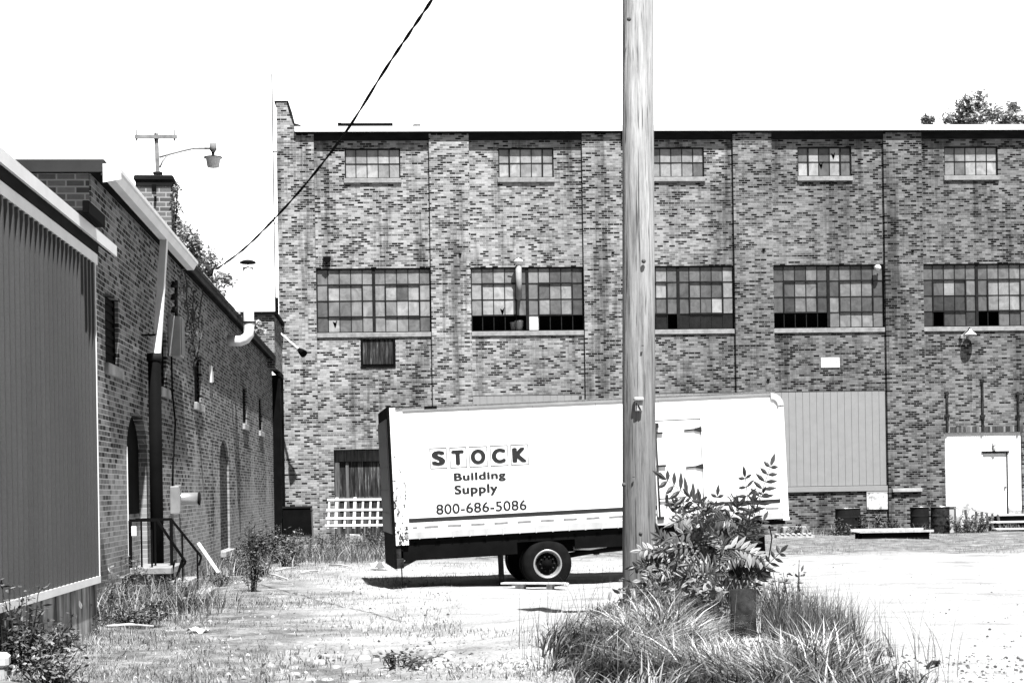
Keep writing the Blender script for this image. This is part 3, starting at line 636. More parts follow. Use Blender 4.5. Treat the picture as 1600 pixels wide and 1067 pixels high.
# gooseneck lamp at the far corner
q = bp(444, 529, -.3); gl = Root('gooseneck_lamp', LW(31.6, -.25, q[1]), 90.94, label='dark lamp on a slanting white arm at the workshop far corner', cat='lamp'); I4 = gl.M.inverted()
A = LW(31.6, -.2, 7.05); pA = Vector(A); pB = Vector(atd(467, 546, 51.8)); pC = Vector(atd(470, 551, 51.8))
b = MB(); b.tube([I4 @ pA, I4 @ (pA + (pB - pA) * .75), I4 @ pB], .035, 8); b.build('arm', M['white_metal'], gl)
b = MB(); d_ = (pB - pA).normalized(); b.tube([I4 @ pB, I4 @ (pB + d_ * .12), I4 @ (pB + d_ * .3)], [.06, .1, .13], 12); b.build('lamp_head', M['black'], gl)

# chimney with ivy and mast
cc = Root('chimney', atd(240, 400, 29.4) * np.array([1, 1, 0]) + np.array([0, 0, 4.5]), 3, label='square brick chimney rising behind the white gutter', cat='chimney')
(cx0, cz), (cx1, _) = cc.px(209, 274), cc.px(271, 274)
b = MB(); b.box(cx0 + .04, cx1 - .05, 0, .75, 0, cz - .1); b.build('stack', M['brick_front'], cc)
b = MB(); b.box(cx0, cx1, -.05, .8, cz - .1, cz - .0, bev=.02); b.box(cx0 + .03, cx1 - .03, -.02, .77, cz - .2, cz - .101); b.build('cap', M['soffit'], cc)
b = MB(); (hx, hz) = cc.px(241, 294); b.box(hx - .04, hx + .04, -.03, .02, hz - .06, hz + .06); (hx, hz) = cc.px(243, 310); b.box(hx - .02, hx + .02, -.06, .01, hz - .06, hz + .03); b.build('iron_plate', M['black'], cc)
mast = Root('lamp_mast', atd(246.5, 271, 29.6), 3, label='short wooden mast with crossarm standing on the chimney', cat='mast')
mz = lambda x, y: mast.px(x, y)
(x_, zt) = mz(244, 209)
b = MB(); b.bar((0, 0, -.03), (x_, 0, zt), .07, .07); b.build('post', M['mid_wood'], mast)
(xa, za), (xb, zb) = mz(211, 215), mz(277, 215); b = MB(); b.bar((xa, -.05, za), (xb, -.05, zb), .05, .065); b.build('crossarm', M['mid_wood'], mast)
for x in (214, 243, 273):
    (xp, zp) = mz(x, 212); b = MB(); b.tube([(xp, -.05, zp - .02), (xp, -.05, zp + .1)], .008, 6); b.tube([(xp, -.05, zp - .11), (xp, -.05, zp - .05)], .014, 6); b.build('pin', M['steel_dark'], mast)
b = MB(); b.box(-.08, .08, -.06, .06, -.02, .02); b.build('base_plate', M['steel_dark'], mast)
lamp = Root('street_lamp', mast.M @ Vector((mz(249, 245)[0], -.05, mz(249, 245)[1])), 3, label='street lamp on a thin curved arm fixed to the mast', cat='lamp')
lz = lambda x, y: lamp.px(x, y); P = [lz(*p) for p in ((249, 246), (262, 242), (285, 236), (303, 232), (320, 232))]
b = MB(); b.tube([(x, 0, z) for x, z in P], .02, 8); P2 = [lz(*p) for p in ((250, 262), (254, 252), (262, 243))]; b.tube([(x, 0, z) for x, z in P2], .016, 6); b.build('arm', M['mid_metal'], lamp)
(hx, hz) = lz(333, 230); b = MB(); b.lathe([(.0, .075), (.05, .075), (.065, .06), (.065, -.06), (.05, -.07), (.03, -.1), (0, -.1)], (hx, 0, hz), 16); b.tube([(lz(320, 232)[0], 0, lz(320, 232)[1]), (hx - .03, 0, hz - .02)], .025, 8); b.build('lamp_head', M['mid_metal'], lamp)
(bx, bz) = lz(333, 247); b = MB(); b.lathe([(.0, -.17), (.11, -.17), (.135, -.01), (.168, -.005), (.17, .005), (.16, .01)], (bx, 0, bz), 24); b.build('lamp_bowl', M['lens'], lamp)
b = MB(); b.lathe([(.03, .1), (.03, .0), (.17, .014), (.175, .0), (.165, -.006)], (bx, 0, bz), 24); b.build('bowl_rim', M['steel_dark'], lamp)

# ------------------------------------------------------------------ metal shed
ms = Root('metal_shed', (-3.7486, 18.7461, -.2), 90.576, label='dark corrugated metal shed on a stained concrete base at the left edge', cat='shed')
ML_ = 9.0; Z0, Z1 = .66 + .2, 4.27 + .2
pts = []; u = -ML_
while u < -.02:
    for (du, dv) in ((0, 0), (.05, 0), (.062, -.045), (.12, -.045), (.15, 0)): pts.append((u + du, dv))
    u += .2
    if abs((u + ML_) % .8) < 1e-6 or abs((u + ML_) % .8 - .8) < 1e-6: pts += [(u - .012, 0), (u - .010, .03), (u - .002, .03), (u, 0)]
pts = [p for p in pts if p[0] < -.03] + [(-.03, 0)]
b = MB()
for (a, c), (d, e) in zip(pts[:-1], pts[1:]): b.face([(a, c, Z0), (d, e, Z0), (d, e, Z1), (a, c, Z1)])
b.face([(0, .04, 0.1), (0, 9, 0.1), (0, 9, Z1), (0, .04, Z1)]); b.face([(-ML_, .04, 0), (-ML_, .04, Z1), (-ML_, 9, Z1), (-ML_, 9, 0)]); b.face([(-ML_, 9, 0), (-ML_, 9, Z1), (0, 9, Z1), (0, 9, 0)])
b.build('siding', M['siding'], ms)
b = MB(); b.box(-ML_, 0, -.05, -.03, Z0 - .06, Z0 + .01); b.box(-ML_, 0, -.05, .03, Z0 - .07, Z0 - .06); b.box(-.03, .0, -.045, .05, Z0 + .01, Z1); b.build('trim', M['white_metal'], ms)
b = MB(); b.box(-ML_, 0, -.0, .3, -.1, Z0 - .072); b.build('foundation', M['foundation'], ms)
b = MB(); b.box(-ML_ - .2, -2.4, -.05, -.002, Z1, Z1 + .12); b.box(-2.395, .1, -.05, -.002, Z1, Z1 + .12); b.build('fascia', M['white_metal'], ms)
b = MB(); b.box(-ML_ - .2, .11, -.06, -.003, Z1 + .121, Z1 + .27); b.box(-ML_ - .2, 1.1, -.055, -.003, Z1 + .271, Z1 + .28); b.build('soffit', M['soffit'], ms)
b = MB(); b.box(-ML_ - .3, 1.15, -.09, -.061, Z1 + .25, Z1 + .38); b.face([(-ML_ - .3, -.09, Z1 + .381), (.15, -.09, Z1 + .381), (.15, 8, Z1 + .62), (-ML_ - .3, 8, Z1 + .62)]); b.face([(.15, 0, Z1 + .381), (.15, 0, Z1 + .2), (.15, 8, Z1 + .2), (.15, 8, Z1 + .62)]); b.build('roof', M['white_metal'], ms)
(u0, z0), (u1, z1) = ms.px(139, 352, -.15), ms.px(176, 385, -.15)
t = Root('roof_offcut', ms.M @ Vector((u0, -.15, Z1 + .385)), 90.6, label='dark metal offcut lying on the shed roof edge', cat='scrap')
b = MB(); b.box(-.25, .7, -.05, .02, .0, .14, bev=.005); b.box(-.25, .7, .02, .35, .0, .03); b.build('channel', M['black'], t)
t = Root('roof_debris', ms.M @ Vector((u0 - .3, .1, Z1 + .40)), 90.6, label='pale lump of broken masonry on the shed roof near the chimney side', cat='rubble')
b = MB(); b.lathe([(.0, .24), (.12, .2), (.22, .1), (.26, 0), (0, -.01)], (0, .2, 0), 9, sm=False); b.box(-.35, .1, .0, .3, 0, .12, bev=.03); b.build('lump', M['rock'], t)

# ------------------------------------------------------------------ truck body
tk = Root('box_truck', (2.213, 27.716, -.1), 5.0, 2.0, label='white box truck body with building supply lettering parked in the yard', cat='truck')
TX0, TX1, TB0, TB1, TW = -2.52, 4.36, .945, 3.17, 2.4
def tp(x, y, v=0.): return tk.px(x, y, v)
# cargo box shell with rounded front upper corners
b = MB(); n = 8; R_ = .22
prof = [(TX0, TB0), (TX1, TB0), (TX1, TB1 - R_)] + [(TX1 - R_ + R_ * math.cos(t), TB1 - R_ + R_ * math.sin(t)) for t in np.linspace(0, math.pi / 2, n)[1:]] + [(TX0, TB1)]
b.prism(prof, 0, TW); box = b.build('cargo_box', M['white_paint'], tk)
b = MB(); b.box(TX0, TX1 - R_, -.02, -.002, TB1 - .035, TB1 + .03); b.box(TX0, TX1 - R_, -.02, .1, TB1 + .005, TB1 + .035)
b.build('top_rail', M['galv'], tk)
b = MB(); b.box(TX0 + .0, TX0 + .32, -.024, .1, TB1 + .036, TB1 + .05); b.box(TX0 + .5, TX0 + .72, -.026, -.021, TB1 - .01, TB1 + .035); b.build('marker', M['black'], tk)
b = MB()
arc = [(TX1 - R_ + (R_ + .012) * math.cos(t), TB1 - R_ + (R_ + .012) * math.sin(t)) for t in np.linspace(0, math.pi / 2, 9)]; arc_i = [(TX1 - R_ + (R_ - .1) * math.cos(t), TB1 - R_ + (R_ - .1) * math.sin(t)) for t in np.linspace(0, math.pi / 2, 9)]
for i in range(8):
    p, q_, r_, s_ = arc[i], arc[i + 1], arc_i[i + 1], arc_i[i]
    b.face([(p[0], -.03, p[1]), (q_[0], -.03, q_[1]), (r_[0], -.03, r_[1]), (s_[0], -.03, s_[1])][::-1]); b.face([(p[0], -.03, p[1]), (p[0], .12, p[1]), (q_[0], .12, q_[1]), (q_[0], -.03, q_[1])][::-1])
    b.face([(s_[0], -.03, s_[1]), (r_[0], -.03, r_[1]), (r_[0], .0, r_[1]), (s_[0], .0, s_[1])][::-1])
b.build('corner_cap', M['off_white'], tk)
b = MB(); b.box(TX1 - .09, TX1 + .01, -.016, -.002, TB0 + .02, TB1 - R_ - .03); b.box(TX1 - .1, TX1 + .02, -.022, .0, TB0 - .03, TB0 + .019); b.build('front_post', M['white_metal'], tk)
# lower rail, stripe, tape and rivets
b = MB(); b.box(TX0 + .05, TX1 - .1, -.02, -.003, TB0 + .0, TB0 + .09); b.box(TX0 + .05, TX1 - .1, -.012, -.0025, TB0 + .091, TB0 + .12)
x = TX0 + .3
while x < TX1 - .3: b.box(x, x + .02, -.026, -.0205, TB0 - .01, TB0 + .09); x += .29
b.build('lower_rail', M['off_white'], tk)
(_, s0), (_, s1) = tp(640, 819.5), tp(640, 813)
(_, s2) = tp(640, 826)
b = MB(); sz = (s2 + s0) / 2 + .03; b.box(TX0 + .14, TX1 - .13, -.0045, -.001, .955 + .27, .955 + .34); b.build('stripe', M['ink'], box)
b = MB(); x = TX0 + .2; b.box(x, x + .08, -.0045, -.001, TB0 + .175, TB0 + .205); b.build('reflective_tape', M['tape'], box); x += .2
while x < TX1 - .35: b = MB(); b.box(x, x + .24, -.0045, -.001, TB0 + .172, TB0 + .208); b.build('reflective_tape', M['tape'], box); x += .405
b = MB()
def dot(x, z, r=.008): b.lathe([(0, -.006), (r * .7, -.005), (r, -.001)], (x, 0, z), 6, axis='y')
x = TX0 + .25
while x < TX1 - .2: dot(x, TB1 - .09); dot(x, TB0 + .15); x += .125
for i in range(24): dot(TX0 + .15, TB0 + .12 + i * .087); dot(TX1 - .14, TB0 + .12 + i * .082); dot(TX1 - .045, TB0 + .12 + i * .082, .01)
tag(b.build('rivet', M['tape'], box), kind='stuff')
for i in range(1, 6):
    b = MB(); x = TX0 + .14 + i * 1.12
    b.box(x, x + .005, -.003, -.001, TB0 + .35, TB1 - .03); b.build('panel_seam', M['off_white'], box)
# rear frame and roll door
b = MB(); b.box(TX0 - .1, TX0 + .12, -.02, .1, TB0 - .1, TB1 + .04); b.build('rear_post', M['rusty_white'], tk)
b = MB(); b.box(TX0 - .14, TX0 - .101, -.03, TW + .03, TB0 - .5, TB1 + .05); b.box(TX0 - .13, TX0 - .0, -.025, TW, TB1 + .041, TB1 + .06); b.box(TX0 - .1, TX0 + .02, .02, TW - .02, TB0 - .2, TB0 - .002); b.build('rear_frame', M['black'], tk)
b = MB(); b.box(TX0 - .16, TX0 - .141, .12, TW - .12, TB0 + .1, TB1 - .15)
for i in range(5): b.box(TX0 - .167, TX0 - .161, .12, TW - .12, TB0 + .15 + i * .4, TB0 + .45 + i * .4)
b.build('rear_door', M['grey_panel'], tk)
b = MB(); b.box(TX0 - .12, TX0 + .02, -.02, TW + .02, .45, .62, bev=.01); b.bar((TX0 + .0, .1, .50), (TX0 + .55, .1, .76), .06, .08); b.bar((TX0, TW - .1, .50), (TX0 + .55, TW - .1, .76), .06, .08); b.bar((TX0 - .06, .05, .62), (TX0 - .06, .05, .9), .08); b.bar((TX0 - .06, TW - .05, .62), (TX0 - .06, TW - .05, .9), .08); b.build('rear_bumper', M['rust'], tk)
b = MB(); b.bar((TX0 - .02, .06, .46), (TX0 - .02, .06, .16), .02); b.build('step_bar', M['black'], tk)
# subframe: crossmembers and rails
b = MB(); b.box(TX0 + .05, TX1 - .25, .02, TW - .02, TB0 - .06, TB0 - .003)
x = TX0 + .2
while x < TX1 - .3: b.box(x, x + .06, .04, TW - .04, TB0 - .14, TB0 - .061); x += .4
for y in (.62, 1.62): b.box(TX0 + .1, TX1 - .4, y, y + .12, TB0 - .40, TB0 - .142)
b.box(TX0 + .02, -.52, .04, .08, TB0 - .36, TB0 - .004); b.box(-.52, .5, .04, .06, TB0 - .16, TB0 - .004); b.box(.5, TX1 - .5, .04, .08, TB0 - .33, TB0 - .004)
b.box(TX1 - .3, TX1 - .05, .03, TW - .03, TB0 - .1, TB0 - .031)
b.build('chassis', M['black'], tk)
# side door with hardware
(x0, z1), (x1, _) = tp(1022, 656), tp(1095, 653.5); (_, z0) = tp(1035, 812)
x0 = tp(1022, 720)[0]; x1 = tp(1097, 720)[0]; z0 = TB0 + .1; z1 = tp(1060, 655)[1]
b = MB(); b.box(x0, x1, -.012, -.001, z0, z1); dr = b.build('side_door', M['white_paint'], tk)
b = MB(); t_ = .008
b.box(x0, x1, -.0145, -.0125, z1 - .016, z1); b.box(x0 + .02, x1 - .08, -.0145, -.0125, z1 - .16, z1 - .155); b.box(x1 - .012, x1, -.0145, -.0125, z0, z1); b.box(x0, x0 + .014, -.0145, -.0125, z0, z1); b.build('seam', M['ink'], dr)
b = MB(); xr = x0 + .05; b.tube([(xr, -.04, z0 + .02), (xr, -.04, z1 - .06)], .013, 8); b.box(xr - .06, xr + .05, -.06, -.013, z1 - .14, z1 - .05); b.box(xr - .03, xr + .12, -.05, -.013, z1 - .24, z1 - .21); b.box(xr - .04, xr + .07, -.055, -.013, z0 - .0, z0 + .05)
b.box(xr - .02, xr + .15, -.05, -.013, z0 + .92, z0 + .955); b.build('lock_rod', M['ink'], dr)
b = MB(); b.bar((xr, -.05, z0 + .36), (xr + .42, -.05, z0 + .37), .02); b.box(xr + .12, xr + .16, -.06, -.013, z0 + .28, z0 + .43); b.build('handle', M['ink'], dr)
for py_ in (671, 729):
    z_ = tp(1090, py_)[1]; b = MB(); b.bar((x1 - .3, -.022, z_ - .005), (x1 - .1, -.022, z_ + .005), .02, .026); b.prism([(x1 - .12, z_ - .018), (x1 - .02, z_ - .045), (x1 + .012, z_ - .045), (x1 + .012, z_ + .045), (x1 - .02, z_ + .045), (x1 - .12, z_ + .018)], -.035, -.013); b.build('hinge', M['ink'], dr)
b = MB(); (q0, q1) = tp(1150, 779.5); b.box(q0 - .045, q0 + .045, -.02, -.002, q1 - .045, q1 + .045, bev=.006); b.build('side_marker', M['ink'], box)
b = MB(); (q0, q1) = tp(1186, 800); b.box(q0 - .005, q0 + .005, -.012, -.002, q1 - .05, q1 + .05); b.box(q0 - .03, q0 + .01, -.012, -.002, q1 + .05, q1 + .06); b.build('side_bracket', M['ink'], box)

def fit_text(s, x0, x1, z0, z1, off=0., par=None, M_=None, y=-.006):
    c = bpy.data.curves.new('lettering', 'FONT'); c.body = s; c.size = 1; c.space_character = 1.0 + off * 2.2
    o = bpy.data.objects.new('lettering', c); COL.objects.link(o); dg = bpy.context.evaluated_depsgraph_get(); dg.update()
    m0 = bpy.data.meshes.new_from_object(o.evaluated_get(dg)); bpy.data.objects.remove(o)
    vv = [v.co.copy() for v in m0.vertices]; ff = [list(p.vertices) for p in m0.polygons]; V = []; F_ = []
    ks = [(0, 0)] + [(math.cos(q) * off, math.sin(q) * off * .6) for q in np.linspace(0, 2 * math.pi, 9)[:-1]] if off > 0 else [(0, 0)]
    for i, (dx_, dy_) in enumerate(ks):
        n0 = len(V); V += [(v.x + dx_, v.y + dy_, i * .00015) for v in vv]; F_ += [[n0 + j for j in f] for f in ff]
    me = bpy.data.meshes.new('lettering'); me.from_pydata(V, [], F_); me.materials.append(M_); o = bpy.data.objects.new('lettering', me); COL.objects.link(o)
    bb = [Vector(v) for v in V]
    xa, xb = min(v.x for v in bb), max(v.x for v in bb); ya, yb = min(v.y for v in bb), max(v.y for v in bb)
    sx, sz = (x1 - x0) / (xb - xa), (z1 - z0) / (yb - ya)
    o.parent = par; o.rotation_euler = (math.pi / 2, 0, 0); o.scale = (sx, sz, 1); o.location = (x0 - xa * sx, y, z0 - ya * sz)
    return o
def tz(cx_, cy_): return tp(590 + cx_ * .2061, 600 + cy_ * .2061)
LB = [('S', 390, 530, 483, 640, 410, 512, 505, 617), ('T', 541, 678, 477, 634, 560, 655, 503, 609), ('O', 687, 836, 471, 628, 706, 818, 493, 606), ('C', 848, 993, 464, 620, 865, 970, 488, 598), ('K', 1003, 1147, 457, 612, 1020, 1130, 480, 592)]
b = MB()
for ch, a0, a1, b0, b1, c0, c1, e0, e1 in LB:
    x0, z1 = tz(a0 + 2, b0); x1, z0 = tz(a1, b1 - 3); t_ = .011
    zc = (tz((a0 + a1) / 2, (b0 + b1) / 2))[1]; hz_ = .178; z0, z1 = zc - hz_, zc + hz_
    b = MB(); b.box(x0, x1, -.0042, -.001, z1 - t_, z1); b.box(x0, x1, -.0042, -.001, z0, z0 + t_); b.box(x0, x0 + t_, -.0042, -.001, z0 + t_, z1 - t_); b.box(x1 - t_, x1, -.0042, -.001, z0 + t_, z1 - t_); b.build('letter_frame', M['ink'], box)
    (p0, _), (p1, _) = tz(c0, (e0 + e1) / 2), tz(c1, (e0 + e1) / 2); zm = tz((c0 + c1) / 2, (e0 + e1) / 2)[1]; hh = .128
    fit_text(ch, p0, p1, zm - hh, zm + hh, .075, box, M['ink'])
def txt(s, cx0, cx1, ymid0, h0, off):
    x0 = tz(cx0, ymid0)[0]; x1 = tz(cx1, ymid0)[0]; zc = tz((cx0 + cx1) / 2, ymid0)[1]; hh = h0 * .2061 / 89.5 / 2
    fit_text(s, x0, x1, zc - hh, zc + hh, off, box, M['ink'])
txt('Building', 578, 972, 703, 76, .042)
txt('Supply', 582, 912, 803, 88, .042)
txt('800-686-5086', 443, 1130, 931, 76, .016)
# wheels
def wheel(x, y, side, name='wheel', lab=None, r=.43, wd=.24):
    b = MB(); s = side
    pr = [(r * .56, 0), (r * .80, -.01), (r * .93, .015), (r, .05), (r, wd - .05), (r * .93, wd - .015), (r * .8, wd), (r * .56, wd - .01)]
    b.lathe([(a, c * s) for a, c in pr], (x, y, r - .05), 40, axis='y')
    if s < 0:
        for i in range(len(b.f)): b.f[i] = b.f[i][::-1]
    wo = b.build(name, M['tyre'], tk, lab)
    b = MB(); b.lathe([(r * .60, 0.005 * s), (r * .56, -.012 * s), (r * .52, .0 * s), (r * .50, .05 * s), (r * .44, .09 * s)], (x, y, r - .05), 36, axis='y'); b.build('rim', M['galv'], wo)
    b = MB(); b.lathe([(r * .45, .085 * s), (r * .3, .06 * s), (r * .18, .06 * s), (r * .17, -.0 * s), (0, -.005 * s)], (x, y, r - .05), 30, axis='y')
    b.build('hub', M['black'], wo)
    b = MB()
    for i in range(10): q = i * math.pi / 5; b.lathe([(0, -.0 * s), (.016, .005 * s), (.016, .06 * s)], (x + r * .29 * math.cos(q), y + .03 * s, r - .05 + r * .29 * math.sin(q)), 6, axis='y')
    b.build('wheel_nut', M['rust'], wo)
wheel(0, .03, 1, lab='rear wheel facing the camera'); wheel(0, TW - .03, -1, lab='rear wheel on the far side')
for y in (.31, TW - .31 - .24):
    b = MB(); r = .43; b.lathe([(.2, 0), (r * .8, 0), (r, .04), (r, .2), (r * .8, .24), (.2, .24)], (0, y, r - .05), 36, axis='y'); b.build('inner_wheel', M['tyre'], tk)
b = MB(); b.tube([(0, .2, .38), (0, TW - .2, .38)], .07, 12); b.lathe([(.0, -.2), (.14, -.12), (.18, 0), (.14, .12), (0, .2)], (0, TW / 2, .38), 16, axis='y'); b.bar((0, .68, .38), (0, .68, .6), .12); b.bar((-.6, .68, .58), (.6, .68, .58), .08, .05); b.bar((-.6, 1.68, .58), (.6, 1.68, .58), .08, .05); b.build('axle', M['black'], tk)
b = MB(); b.tube([(.12, TW / 2, .40), (1.0, TW / 2, .50), (3.4, TW / 2, .62)], .05, 12); b.lathe([(.07, -.05), (.07, .05)], (1.1, TW / 2, .505), 12, axis='x'); b.build('drive_shaft', M['steel_dark'], tk)
b = MB(); b.tube([(.5, .25, .62), (.8, .25, .60), (1.1, .25, .63)], .035, 8); b.box(.6, .9, .15, .3, .62, .7); b.build('exhaust', M['galv'], tk)
(q0, _) = tp(782.5, 880, .5); b = MB(); b.bar((q0, .5, .03), (q0, .5, .82), .09, .06); b.box(q0 - .1, q0 + .1, .42, .58, -.03, .03); b.build('support_leg', M['rust'], tk)
# front end: subframe stands on blocks, tank and stub of chassis behind the sapling
b = MB(); b.box(3.0, 3.6, .3, .9, .42, TB0 - .142, bev=.03); b.box(2.0, 2.6, .15, .6, .45, TB0 - .142, bev=.03); b.build('tank', M['black'], tk)
b = MB(); b.box(3.78, 4.02, .35, .6, -.08, TB0 - .142); b.box(3.78, 4.02, 1.8, 2.05, -.08, TB0 - .142); b.box(3.72, 4.08, .3, .65, -.1, .0); b.box(3.72, 4.08, 1.75, 2.1, -.1, .0); b.bar((3.9, .5, .45), (3.9, 1.9, .45), .1); b.build('front_support', M['black'], tk)
b = MB(); b.tube([(4.1, .3, .82), (4.13, .28, .6), (4.08, .28, .35), (4.05, .3, .2)], .012, 6); b.build('hose', M['black'], tk)
# plank lying in front of the wheel
p0 = atg(785, 919); p1 = atg(882, 919.5)
t = Root('plank', p0 + np.array([0, 0, .0]), math.degrees(math.atan2(p1[1] - p0[1], p1[0] - p0[0])), label='thin pale plank lying on the gravel in front of the truck wheel', cat='plank')
L_ = float(np.linalg.norm(p1 - p0)); b = MB(); b.box(0, L_, -.1, .1, .075, .105, bev=.004); b.box(.25, .4, -.06, .08, -.02, .074); b.box(L_ - .3, L_ - .2, -.06, .08, -.02, .074); b.build('board', M['grey_wood'], t); b = MB(); b.box(L_ - .05, L_ + .06, -.02, .08, .045, .1, bev=.01); b.build('block', M['rock'], t)

# ------------------------------------------------------------------ utility pole
p0 = atd(999, 955, 18.0); g0 = float(gz(p0[0], p0[1]))
up = Root('utility_pole', (p0[0], p0[1], g0 - .1), label='thick weathered wooden utility pole rising out of the grass in front of the truck', cat='pole')
ptop = atd(996, -80, 18.1); rel = Vector(up.loc(ptop))
b = MB(); n = 26; z = 0; N_ = 36; ring = []
for i in range(n + 1):
    t = i / n * 1.03; c = Vector((rel.x * t, rel.y * t, rel.z * t)); r = .19 - .02 * min(t, 1.2)
    for j in range(N_):
        q = 2 * math.pi * j / N_; rr = r * (1 + .018 * math.sin(q * 5 + 1) + .012 * math.sin(q * 11 + t * 2) + (-.05 if j in (22, 27) else 0)); b.v.append((c.x + rr * math.cos(q), c.y + rr * math.sin(q), c.z))
for i in range(n):
    for j in range(N_): l = (j + 1) % N_; b.f.append([i * N_ + j, i * N_ + l, (i + 1) * N_ + l, (i + 1) * N_ + j]); b.t.append(0); b.sm.append(True)
b.f.append([n * N_ + j for j in range(N_)]); b.t.append(0); b.sm.append(False)
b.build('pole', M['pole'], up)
(u, z) = up.px(998, 628, -.19)
b = MB(); b.box(u - .055, u + .055, -.235, -.15, z + .01, z + .055, bev=.012); b.box(u - .04, u + .04, -.205, -.15, z - .1, z + .01, bev=.006); b.build('bracket', M['off_white'], up)
b = MB(); b.bar((u - .028, -.209, z - .08), (u - .028, -.209, z - .01), .008); b.bar((u + .02, -.209, z - .09), (u - .01, -.209, z - .03), .01); b.build('screw', M['steel_dark'], up)
b = MB()
for (a, c) in ((990, 745), (1004, 540)):
    (uu, zz) = up.px(a, c, -.18); b.box(uu - .012, uu + .012, -.192, -.17, zz - .003, zz + .003)
b.build('staple', M['steel_dark'], up)
b = MB()
for (a, c) in ((1068 - 62, 408), (983, 30), (975, 757), (1001, 833)):
    (uu, zz) = up.px(a, c, -.17); b.lathe([(0, -.012), (.02, -.01), (.026, .01)], (uu, -.165, zz), 8, axis='y')
b.build('knot', M['old_wood'], up)

# overhead cable: two strands twisted together
K = [(338, 421, 33.5), (380, 390, 30.), (425, 346, 27.5), (480, 285, 25), (540, 207, 22.6), (600, 112, 20.4), (640, 52, 19.2), (675, 0, 18.2), (712, -60, 17.3), (760, -150, 16.2)]
K3 = [Vector(atd(*k_)) for k_ in K]
def cat(t):
    t *= len(K3) - 1; i = min(int(t), len(K3) - 2); f_ = t - i; p0_, p1_, p2_, p3_ = K3[max(i - 1, 0)], K3[i], K3[i + 1], K3[min(i + 2, len(K3) - 1)]
    return .5 * ((2 * p1_) + (p2_ - p0_) * f_ + (2 * p0_ - 5 * p1_ + 4 * p2_ - p3_) * f_ ** 2 + (3 * p1_ - p0_ - 3 * p2_ + p3_) * f_ ** 3)
t = Root('overhead_cable', K3[0], label='black twisted cable strung from the workshop eave up out of the picture', cat='cable')
for ph in (0, math.pi):
    b = MB(); P = []
    for i in range(240):
        q = i / 239; c = cat(q); d_ = (cat(min(q + .01, 1)) - cat(max(q - .01, 0))).normalized(); a_ = d_.cross(Vector((0, 0, 1))).normalized(); u_ = a_.cross(d_)
        an = q * 2 * math.pi * 10 + ph; P.append(c + (a_ * math.cos(an) + u_ * math.sin(an)) * .010 - K3[0])
    b.tube(P, .0115, 6); b.build('strand', M['black'], t)

# ------------------------------------------------------------------ foliage builders
def leafset(mb, c, r, n, size, R_, tone=(.06, .2), flat=1.):
    for _ in range(n):
        v = Vector((R_.gauss(0, 1), R_.gauss(0, 1), R_.gauss(0, 1))).normalized() * (R_.random() ** .4)
        p = Vector(c) + Vector((v.x * r[0], v.y * r[1], v.z * r[2])); leaf(mb, p, Vector((R_.gauss(0, 1), R_.gauss(0, 1), R_.gauss(-.2, .6))).normalized(), size * R_.uniform(.6, 1.3), size * .45, R_.uniform(*tone), R_)
def leaf(mb, p, d, l, w_, t, R_=rnd, up=None):
    u = (up or Vector((R_.gauss(0, .5), R_.gauss(-.2, .5), 1))).normalized(); s = d.cross(u)
    if s.length < 1e-3: s = Vector((1, 0, 0))
    s.normalize(); n = s.cross(d)
    a0, a1, a2 = p + d * l * .22, p + d * l * .5 + n * w_ * .05, p + d * l - n * l * .10
    for g, k_ in ((1, 1.), (-1, .88)):
        q = [p, a0 + s * (g * w_ * .36) - n * w_ * .1, p + d * l * .48 + s * (g * w_ * .5) - n * w_ * .12, p + d * l * .76 + s * (g * w_ * .30) - n * (w_ * .1 + l * .04), a2, a1]
        mb.face(q if g > 0 else q[::-1], t * k_)
def tree(name, base, h, crown_c, crown_r, nclump, nleaf, size, lab, grp=None, tone=(.08, .26), seed=1):
    t = Root(name, base, label=lab, cat='tree', group=grp); R_ = random.Random(seed); b = MB(); cz_ = Vector(crown_c)
    b.tube([(0, 0, 0), (.1, .05, h * .35), (cz_.x * .6, cz_.y * .6, cz_.z)], [h * .02, h * .016, h * .008], 10)
    f = MB()
    for i in range(nclump):
        v = Vector((R_.gauss(0, 1), R_.gauss(0, 1), R_.gauss(0, 1))).normalized() * R_.uniform(.25, 1)
        c = cz_ + Vector((v.x * crown_r[0], v.y * crown_r[1], v.z * crown_r[2])); s_ = R_.uniform(.14, .3) * min(crown_r)
        b.tube([(cz_.x * .5, cz_.y * .5, cz_.z - crown_r[2] * .8), (cz_ + c) / 2 - Vector((0, 0, .1)), c], [h * .006, h * .004, h * .001], 5)
        leafset(f, c, (s_ * 1.3, s_ * 1.3, s_), nleaf, size, R_, (tone[0] * R_.uniform(.6, 1.4), tone[1] * R_.uniform(.7, 1.2)))
    b.build('trunk', M['stem'], t); f.build('crown', M['leaf'], t); return t
for (px_, py_, d, rx, rz, lab, seed, nc) in ((1520, 188, 80, 1.5, 1.25, 'leafy treetop showing above the right end of the factory roof', 3, 60), (1582, 192, 82, 1.2, .9, 'smaller treetop at the right edge above the factory roof', 4, 40), (1452, 190, 84, .5, .45, 'thin sparse treetop left of the big treetop above the roof', 5, 7)):
    c = atd(px_, py_, d); g = (c[0], c[1], -.15)
    tree('tree', g, c[2], (0, 0, c[2] + .15), (rx, rx, rz), nc, 110, .24, lab, 'trees behind the factory', (.2, .75), seed)
